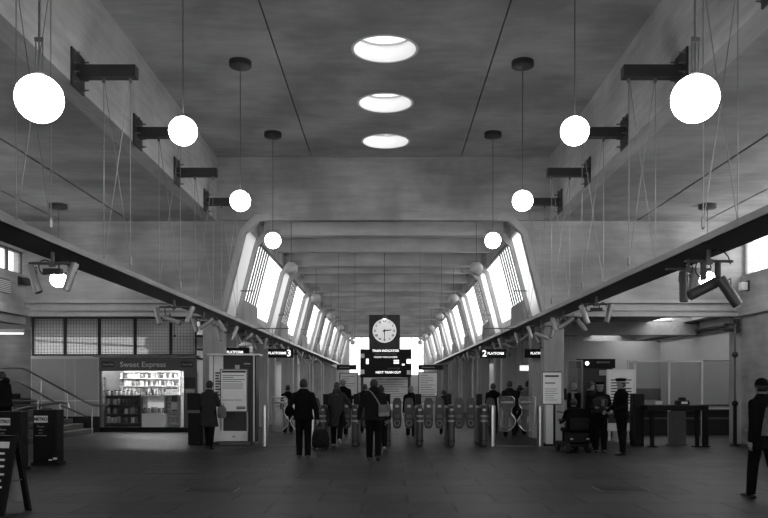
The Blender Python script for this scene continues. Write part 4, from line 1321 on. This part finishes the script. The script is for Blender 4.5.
    # trousers
    vc = (.013 if fine else .02)*k
    t = MB()
    ring_torso(t, [(-.06, 0, .15, .115), (.0, 0, .168, .125), (.08, 0, .165, .12), (.13, 0, .155, .115)])
    for i in (0, 1):
        hip, kn, an, fa = J[i]
        t.limb([S(hip), S(kn), S(an+Vector((0, 0, .0)))], [.104*k, .082*k, .068*k])
    remesh(t.build('trousers', tm, r), vc)
    for i in (0, 1):
        hip, kn, an, fa = J[i]
        tilt = max(-1.0, min(.25, fa*.8))
        m = MB()
        Rf = Matrix.Rotation(tilt, 3, 'X')
        an_ = an-Vector((0, 0, .085))
        F = lambda y, z: an+Rf @ (Vector((0, y, z-.085)))
        for part_ in (0,):
            secs = [(-.075, .03, .035, .028), (-.04, .04, .042, .04), (.02, .042, .042, .042), (.09, .036, .047, .034), (.15, .028, .044, .025), (.185, .022, .028, .016)]
            R = []
            for y, zc, rx, rz_ in secs:
                c = F(y, zc)
                upv = Rf @ Vector((0, 0, 1))
                R.append([m.bm.verts.new(S(c+Vector((rx*math.cos(2*PI*q/12), 0, 0))+upv*(rz_*max(-1.0, math.sin(2*PI*q/12))))) for q in range(12)])
            m._skin(R, True)
        sh_ = m.build('shoe', sm, r, smooth=True)
    # coat
    if coat:
        c = MB()
        hm = {'jacket': -.09, 'coat': -.42, 'shirt': .02}[coat] if hem is None else hem
        secs = [(hm, 0, .185+max(0, -hm)*.12, .145+max(0, -hm)*.12)]
        if hm < -.15: secs.append((-.12, 0, .190, .15))
        secs += [(.05, 0, .172, .135), (.16, .0, .165, .13), (.30, .01, .178, .135), (.40, .01, .195, .13), (.465, .005, .182, .12), (.51, .0, .145, .105), (.55, -.003, .10, .088), (.59, -.005, .075, .078)]
        ring_torso(c, secs, 20)
        for i, sd in enumerate((-1, 1)):
            sh, eb, wr, d2 = A[i]
            c.limb([S(sh), S(eb), S(wr-d2*.01)], [.068*k, .060*k, .048*k])
        if hood: c.ball(S(tp(.56, -.10)), .12*k, .07*k, .09*k)
        remesh(c.build('jacket' if coat != 'coat' else 'coat', cm, r), vc)
    if vest:
        v_ = MB(); ring_torso(v_, [(.06, 0, .195, .158), (.2, 0, .19, .155), (.36, .01, .198, .155), (.46, 0, .16, .13)], 20)
        vo = remesh(v_.build('vest', vest, r), vc)
    # hair
    if hair:
        hm_ = MB(); bm = hm_.bm
        n, mm = 20, 14
        hm_.ball((0, 0, 0), .089*k, .107*k, .118*k, n, mm)
        kill = [f for f in bm.faces if (f.calc_center_median().y > .035*k and f.calc_center_median().z < .045*k) or (f.calc_center_median().z < -.08*k) or (abs(f.calc_center_median().x) > .06*k and f.calc_center_median().z < -.0*k and f.calc_center_median().y > -.01)]
        bmesh.ops.delete(bm, geom=kill, context='FACES')
        for v in bm.verts: v.co = S(H(0, -.005, .02))+Hr @ v.co
        if hairlen > 0:
            hm_.limb([S(H(0, -.06, .02)), S(H(0, -.075, -.08)), S(tp(.52-hairlen*.4, -.10))], [.075*k, .085*k, .07*k], 12)
        ho = hm_.build('hair', hair, r, smooth=True)
        so = ho.modifiers.new('thickness', 'SOLIDIFY'); so.thickness = .008
    if face:
        for s_ in (-1, 1): MB().ball(S(H(s_*.031, .083, .012)), .011*k, .006*k, .007*k, 8, 6).build('eye', 'black', r)
        MB().ball(S(H(0, .081, -.055)), .022*k, .006*k, .006*k, 8, 6).build('mouth', 'hair_mid', r)
    if hat == 'cap':
        q = MB()
        def hr(rx, ry, z, y=0): return [q.bm.verts.new(S(H(rx*math.cos(2*PI*j/20), y+ry*math.sin(2*PI*j/20), z))) for j in range(20)]
        q._skin([hr(.086, .106, .045), hr(.088, .108, .085), hr(.115, .135, .125), hr(.11, .13, .145), hr(.03, .03, .155)], True)
        hc = q.build('police_cap', 'cl_black', r, smooth=True)
        q = MB()
        def hr2(rx, ry, z): return [q.bm.verts.new(S(H(rx*math.cos(2*PI*j/20), ry*math.sin(2*PI*j/20), z))) for j in range(20)]
        q._skin([hr2(.090, .110, .052), hr2(.0915, .1115, .080)], True); q.build('chequered_band', 'gate_band', hc)
        q = MB().ball(S(H(0, .105, .045)), .07*k, .05*k, .008*k); q.build('peak', 'black', hc)
    if hat == 'beanie':
        q = MB(); q.ball(S(H(0, -.008, .045)), .088*k, .106*k, .10*k, 18, 12, Hr); q.build('knitted_hat', 'cl_black', r, smooth=True)
    J['A'] = A; J['k'] = k; J['tp'] = tp; J['S'] = S
    return r, J

def place(px, py_feet): Y = 1.65*800/(py_feet-385.0); return ((px-388)*Y/800, Y, 0)
# man in black walking in on the left (seen from behind)
pman, Jm = person('man all in black walking away on the left, one arm bent at his hip', place(303.5, 458), .05, 1.80, legs=((.10, .12), (-.05, .02)),
       arms=((-.25, .42, 1.0, .55), (-.15, .28, .15, 0)), cm='cl_black', tm='cl_black', hair='hair_dark', width=1.18, coat='jacket')
# couple: woman in grey coat and man with shoulder bag
person('woman in a knee-length grey coat walking away, arm held out to the man', place(337, 446), .0, 1.74, legs=((.05, .05), (-.30, .45)),
       arms=((.1, .12, .5, .2), (.35, .55, .2, -.25)), coat='coat', cm='cl_grey', tm='cl_black', hair='hair_mid', hairlen=.15, width=1.05, hood=True, sm='trainer', hem=-.40)
pbag, Jb = person('man in a dark jacket walking away with a pale shoulder bag', place(374, 460), -.03, 1.80, legs=((-.02, .02), (-.12, .25)),
       arms=((.12, .35, .15, 0), (.0, .22, .35, .1)), cm='cl_dark', tm='cl_black', hair='hair_dark', width=1.22, coat='jacket', hood=True)
# shoulder bag with its strap
bl = pbag.location
bagr = thing('shoulder_bag', 'pale shoulder bag with a long strap on the hip of the dark-jacketed man', 'bag', (bl[0]+.22, bl[1]-.17, .98), .25)
MB().rbox(-.12, .12, -.045, .045, -.02, .24, .04).build('pouch', 'cl_pale', bagr, smooth=True)
MB().box(-.125, .125, -.055, -.04, .08, .245).build('flap', 'cl_light', bagr, bevel=.006)
MB().tube([(-.08, .0, .22), (-.16, .01, .36), (-.26, .02, .50), (-.34, .10, .58), (-.37, .20, .55)], .014, 6).tube([(.10, 0, .22), (.1, .06, .3)], .012, 6).build('strap', 'cl_pale', bagr)
# wheeled case beside the man in black
r = thing('holdall', 'dark bulging holdall on wheels between the man in black and the grey-coated woman', 'bag', place(320.5, 449.5), 0)
m = MB(); m.rings([(0, 0, .05, .18, .13), (0, 0, .10, .225, .16), (0, 0, .28, .225, .16), (0, 0, .44, .19, .13), (0, 0, .52, .13, .09), (0, 0, .54, .05, .05)], 18); m.build('body', 'cl_dark', r, smooth=True)
MB().tube([(-.10, 0, .50), (-.10, 0, .95), (-.06, 0, .98), (.04, 0, .98), (.08, 0, .95), (.08, 0, .50)], .010, 6).build('handle', 'steel_mid', r)
for x in (-.15, .15): MB().lathe([(.045, -.02), (.045, .02)], (x, .02, .045), 12, 'x').build('wheel', 'rubber', r)
MB().tube([(-.15, -.155, .2), (0, -.175, .3), (.15, -.155, .2)], .012, 6).build('pocket_seam', 'cl_mid', r)
# person half hidden beside the bag man
person('person in dark clothes half hidden beyond the man with the shoulder bag', place(381, 451), .0, 1.66, legs=((.1, .1), (-.2, .3)), cm='cl_black', tm='cl_black', sm='trainer', width=1.05, fine=False)
# woman reading the information stand
person('woman with tied-up dark hair in a knee-length coat reading the information stand', place(209.5, 449), -.25, 1.78, legs=((.14, .05), (-.16, .04)),
       arms=((.1, .12, .4, .2), (.35, .15, .9, .1)), coat='coat', cm='cl_mid', tm='cl_black', hair='hair_dark', width=1.05, hem=-.36)
w0 = place(209.5, 449)
r = thing('carrier_bag', 'pale carrier bag held by the woman at the information stand', 'bag', (w0[0]+.33, w0[1]-.05, .80), 0)
m = MB(); m.rings([(0, 0, 0, .09, .05), (0, 0, .06, .12, .07), (0, 0, .24, .11, .05), (0, 0, .30, .07, .02)], 12); m.build('pouch', 'cl_light', r, smooth=True)
MB().tube([(-.05, 0, .29), (-.03, 0, .38), (.03, 0, .38), (.05, 0, .29)], .007, 6).build('handle', 'cl_light', r)
# walker at the right edge
person('person in a dark coat and hat striding past the right edge of the photo', place(762, 499), .35, 1.76, legs=((.16, .06), (-.24, .30)),
       arms=((-.1, .10, .2, 0), (.25, .12, .9, .3)), coat='coat', hem=-.20, cm='cl_black', tm='cl_black', hair='hair_dark', hat='beanie', width=1.05)
p0 = place(763, 498)
r = thing('tote_bag', 'grey tote bag under the arm of the walker at the right edge', 'bag', (p0[0]-.02, p0[1]-.22, .92), .6)
MB().prism([(-.13, 0), (.20, .06), (.04, .42), (-.04, .42)], -.05, .05).build('pouch', 'cl_light', r, bevel=.02)
MB().tube([(-.03, 0, .40), (-.05, .06, .50), (.03, .06, .5), (.03, 0, .40)], .009, 6).build('handle', 'cl_dark', r)
# police officers and the people with them
person('police officer in a flat cap and pocketed vest facing the camera', place(600, 452.5), PI-.15, 1.72, legs=((.03, .02), (-.03, .02)),
       arms=((.35, .2, 1.2, .5), (.35, .2, 1.2, .5)), cm='cl_black', tm='cl_black', hair='hair_dark', hat='cap', vest='cl_grey', face=True, width=1.15)
pc = place(600, 452.5)
r = thing('radio', 'small pale radio clipped to the front of the facing officer', 'radio', (pc[0]+.02, pc[1]-.19, 1.22), 0)
MB().rbox(-.035, .035, -.03, .02, -.08, .08, .01).build('pouch', 'cl_light', r); MB().tube([(.02, 0, .08), (.02, 0, .15)], .008, 6).build('aerial', 'black', r)
person('taller police officer in a flat cap standing in profile on the right of the group', place(621.5, 455), PI/2+.25, 1.80, legs=((.05, .03), (-.10, .04)),
       arms=((.25, .08, .9, .2), (.2, .08, .9, .2)), cm='cl_black', tm='cl_black', hair='hair_mid', hat='cap', face=True, width=1.2)
person('grey haired man in a dark coat looking down beside the facing officer', place(590, 450), -PI/2-.3, 1.74, legs=((.05, .03), (-.05, .03)),
       arms=((.3, .1, 1.0, .3), (.3, .1, 1.0, .3)), coat='coat', hem=-.3, cm='cl_black', tm='cl_black', hair='hair_mid', head_nod=.3, face=True, width=1.15)
person('white haired person with a pale scarf standing behind the mobility scooter', (sx(574, 23.6), 23.6, 0), PI-.9, 1.72, legs=((.05, .03), (-.05, .03)),
       cm='cl_black', tm='cl_black', hair='hair_light', face=True, width=1.1)
r = thing('scarf', 'pale scarf round the neck of the white haired person', 'scarf', (sx(573.4, 23.6), 23.55, 1.36), 0)
MB().tube([(.09*math.cos(a*.63), .085*math.sin(a*.63), .07) for a in range(10)], .03, 8, closed=True).limb([(-.06, -.10, .06), (-.07, -.17, -.06), (-.06, -.17, -.22)], [.03, .045, .04]).build('wrap', 'cl_pale', r, smooth=True)
# mobility scooter and its rider, seen from behind
sc = place(574, 452)
r = thing('mobility_scooter', 'dark mobility scooter seen from behind with small wheels', 'mobility scooter', sc, .1)
MB().rbox(-.28, .28, -.35, .65, .14, .24, .06).build('deck', 'black_soft', r)
MB().rbox(-.25, .25, -.42, .05, .24, .50, .05).build('motor_cover', 'black', r)
MB().rbox(-.27, .27, -.20, .28, .50, .60, .05).build('seat', 'cl_black', r)
MB().rbox(-.26, .26, -.30, -.20, .60, 1.08, .04).build('backrest', 'cl_black', r)
for s_ in (-1, 1):
    MB().rbox(s_*.31-.035, s_*.31+.035, -.18, .18, .76, .81, .02).build('armrest', 'black_soft', r)
    o = MB().lathe([(.06, -.04), (.12, -.045), (.13, -.03), (.13, .03), (.12, .045), (.06, .04)], (s_*.27, -.28, .13), 20, 'x').build('wheel', 'rubber', r, smooth=True)
    MB().lathe([(.055, -.05), (.055, .05)], (s_*.27, -.28, .13), 14, 'x').build('hub', 'tray', o)
    MB().lathe([(.06, -.04), (.11, -.045), (.12, -.03), (.12, .03), (.11, .045), (.06, .04)], (s_*.24, .55, .12), 20, 'x').build('wheel', 'rubber', r, smooth=True)
    MB().box(s_*.2-.035, s_*.2+.035, -.43, -.42, .33, .37).build('reflector', 'gate_band', r)
MB().tube([(0, .60, .22), (0, .52, .95)], .03, 8).build('tiller', 'black', r); MB().tube([(-.28, .46, .98), (0, .54, .95), (.28, .46, .98)], .016, 8).build('handlebar', 'steel_dark', r)
MB().box(-.22, .22, -.45, -.32, .55, .85).build('rear_bag', 'cl_dark', r, bevel=.03)
person('person in a dark coat seated on the mobility scooter, seen from behind', (sc[0], sc[1]+.02, 0), .1, 1.62, legs=((1.45, 1.35), (1.45, 1.35)), arms=((.6, .15, .7, .1), (.6, .15, .7, .1)),
       seated=True, cm='cl_black', tm='cl_black', hair='hair_mid', width=1.2)
r = thing('rucksack', 'pale patched rucksack on the floor right of the mobility scooter', 'bag', (sx(589, 20.5), 20.5, 0), 0)
m = MB(); m.rings([(0, 0, 0, .12, .10), (0, 0, .05, .15, .12), (0, 0, .25, .14, .11), (0, 0, .36, .08, .06)], 14); m.build('body', 'cl_light', r, smooth=True)
MB().tube([(-.03, 0, .34), (-.03, 0, .40), (.03, 0, .40), (.03, 0, .34)], .009, 6).build('handle', 'cl_dark', r)
MB().rbox(-.09, .09, -.15, -.10, .05, .2, .02).build('pocket', 'cl_dark', r)
# person on the stairs
person('person in black on the stairs at the left edge above the bins', (-10.2, 21.3, .17), PI/2-.2, 1.86, legs=((.4, .6), (-.1, .05)), cm='cl_black', tm='cl_black', width=1.25, lean=.12, hood=True)
# people beyond the gates
far = [('distant person in dark clothes right behind the grey-coated woman', 343, 25.5, .0, 1.86, 'cl_black', 'hair_light'),
       ('distant person in black with arms spread left of the indicator board', 365, 27.5, .1, 1.70, 'cl_black', 'hair_mid'),
       ('distant person with fair hair beyond the middle ticket gates', 411, 25.0, PI, 1.64, 'cl_black', 'hair_light'),
       ('distant person at the left behind the wide left gates', 288, 27.0, .2, 1.66, 'cl_black', 'hair_dark'),
       ('distant person in black beyond the rightmost ticket gate', 493, 26.0, -.3, 1.72, 'cl_black', 'hair_dark'),
       ('distant person in a dark coat between the wide right gates', 509.5, 25.0, .1, 1.80, 'cl_dark', 'hair_mid'),
       ('distant person in a pale patterned jacket between the right columns', 528, 26.0, .1, 1.80, 'cl_light', 'hair_dark'),
       ('distant person in black left of the one in the pale jacket', 520, 27.5, .1, 1.66, 'cl_black', 'hair_dark'),
       ('distant short person beyond the ticket gates just right of the middle', 444, 26.5, .1, 1.50, 'cl_dark', 'hair_dark')]
for i, (lb, px, Y, rz, h, cm_, hr_) in enumerate(far):
    arms = ((.1, 1.15, .1, 0), (.1, .9, .3, 0)) if i == 1 else ((.2, .15, .5, .1), (-.1, .15, .3, 0))
    person(lb, (sx(px, Y), Y, 0), rz, h, legs=((.15, .05), (-.15, .15)), arms=arms, cm=cm_, tm='cl_black', hair=hr_, width=1.15, fine=False)
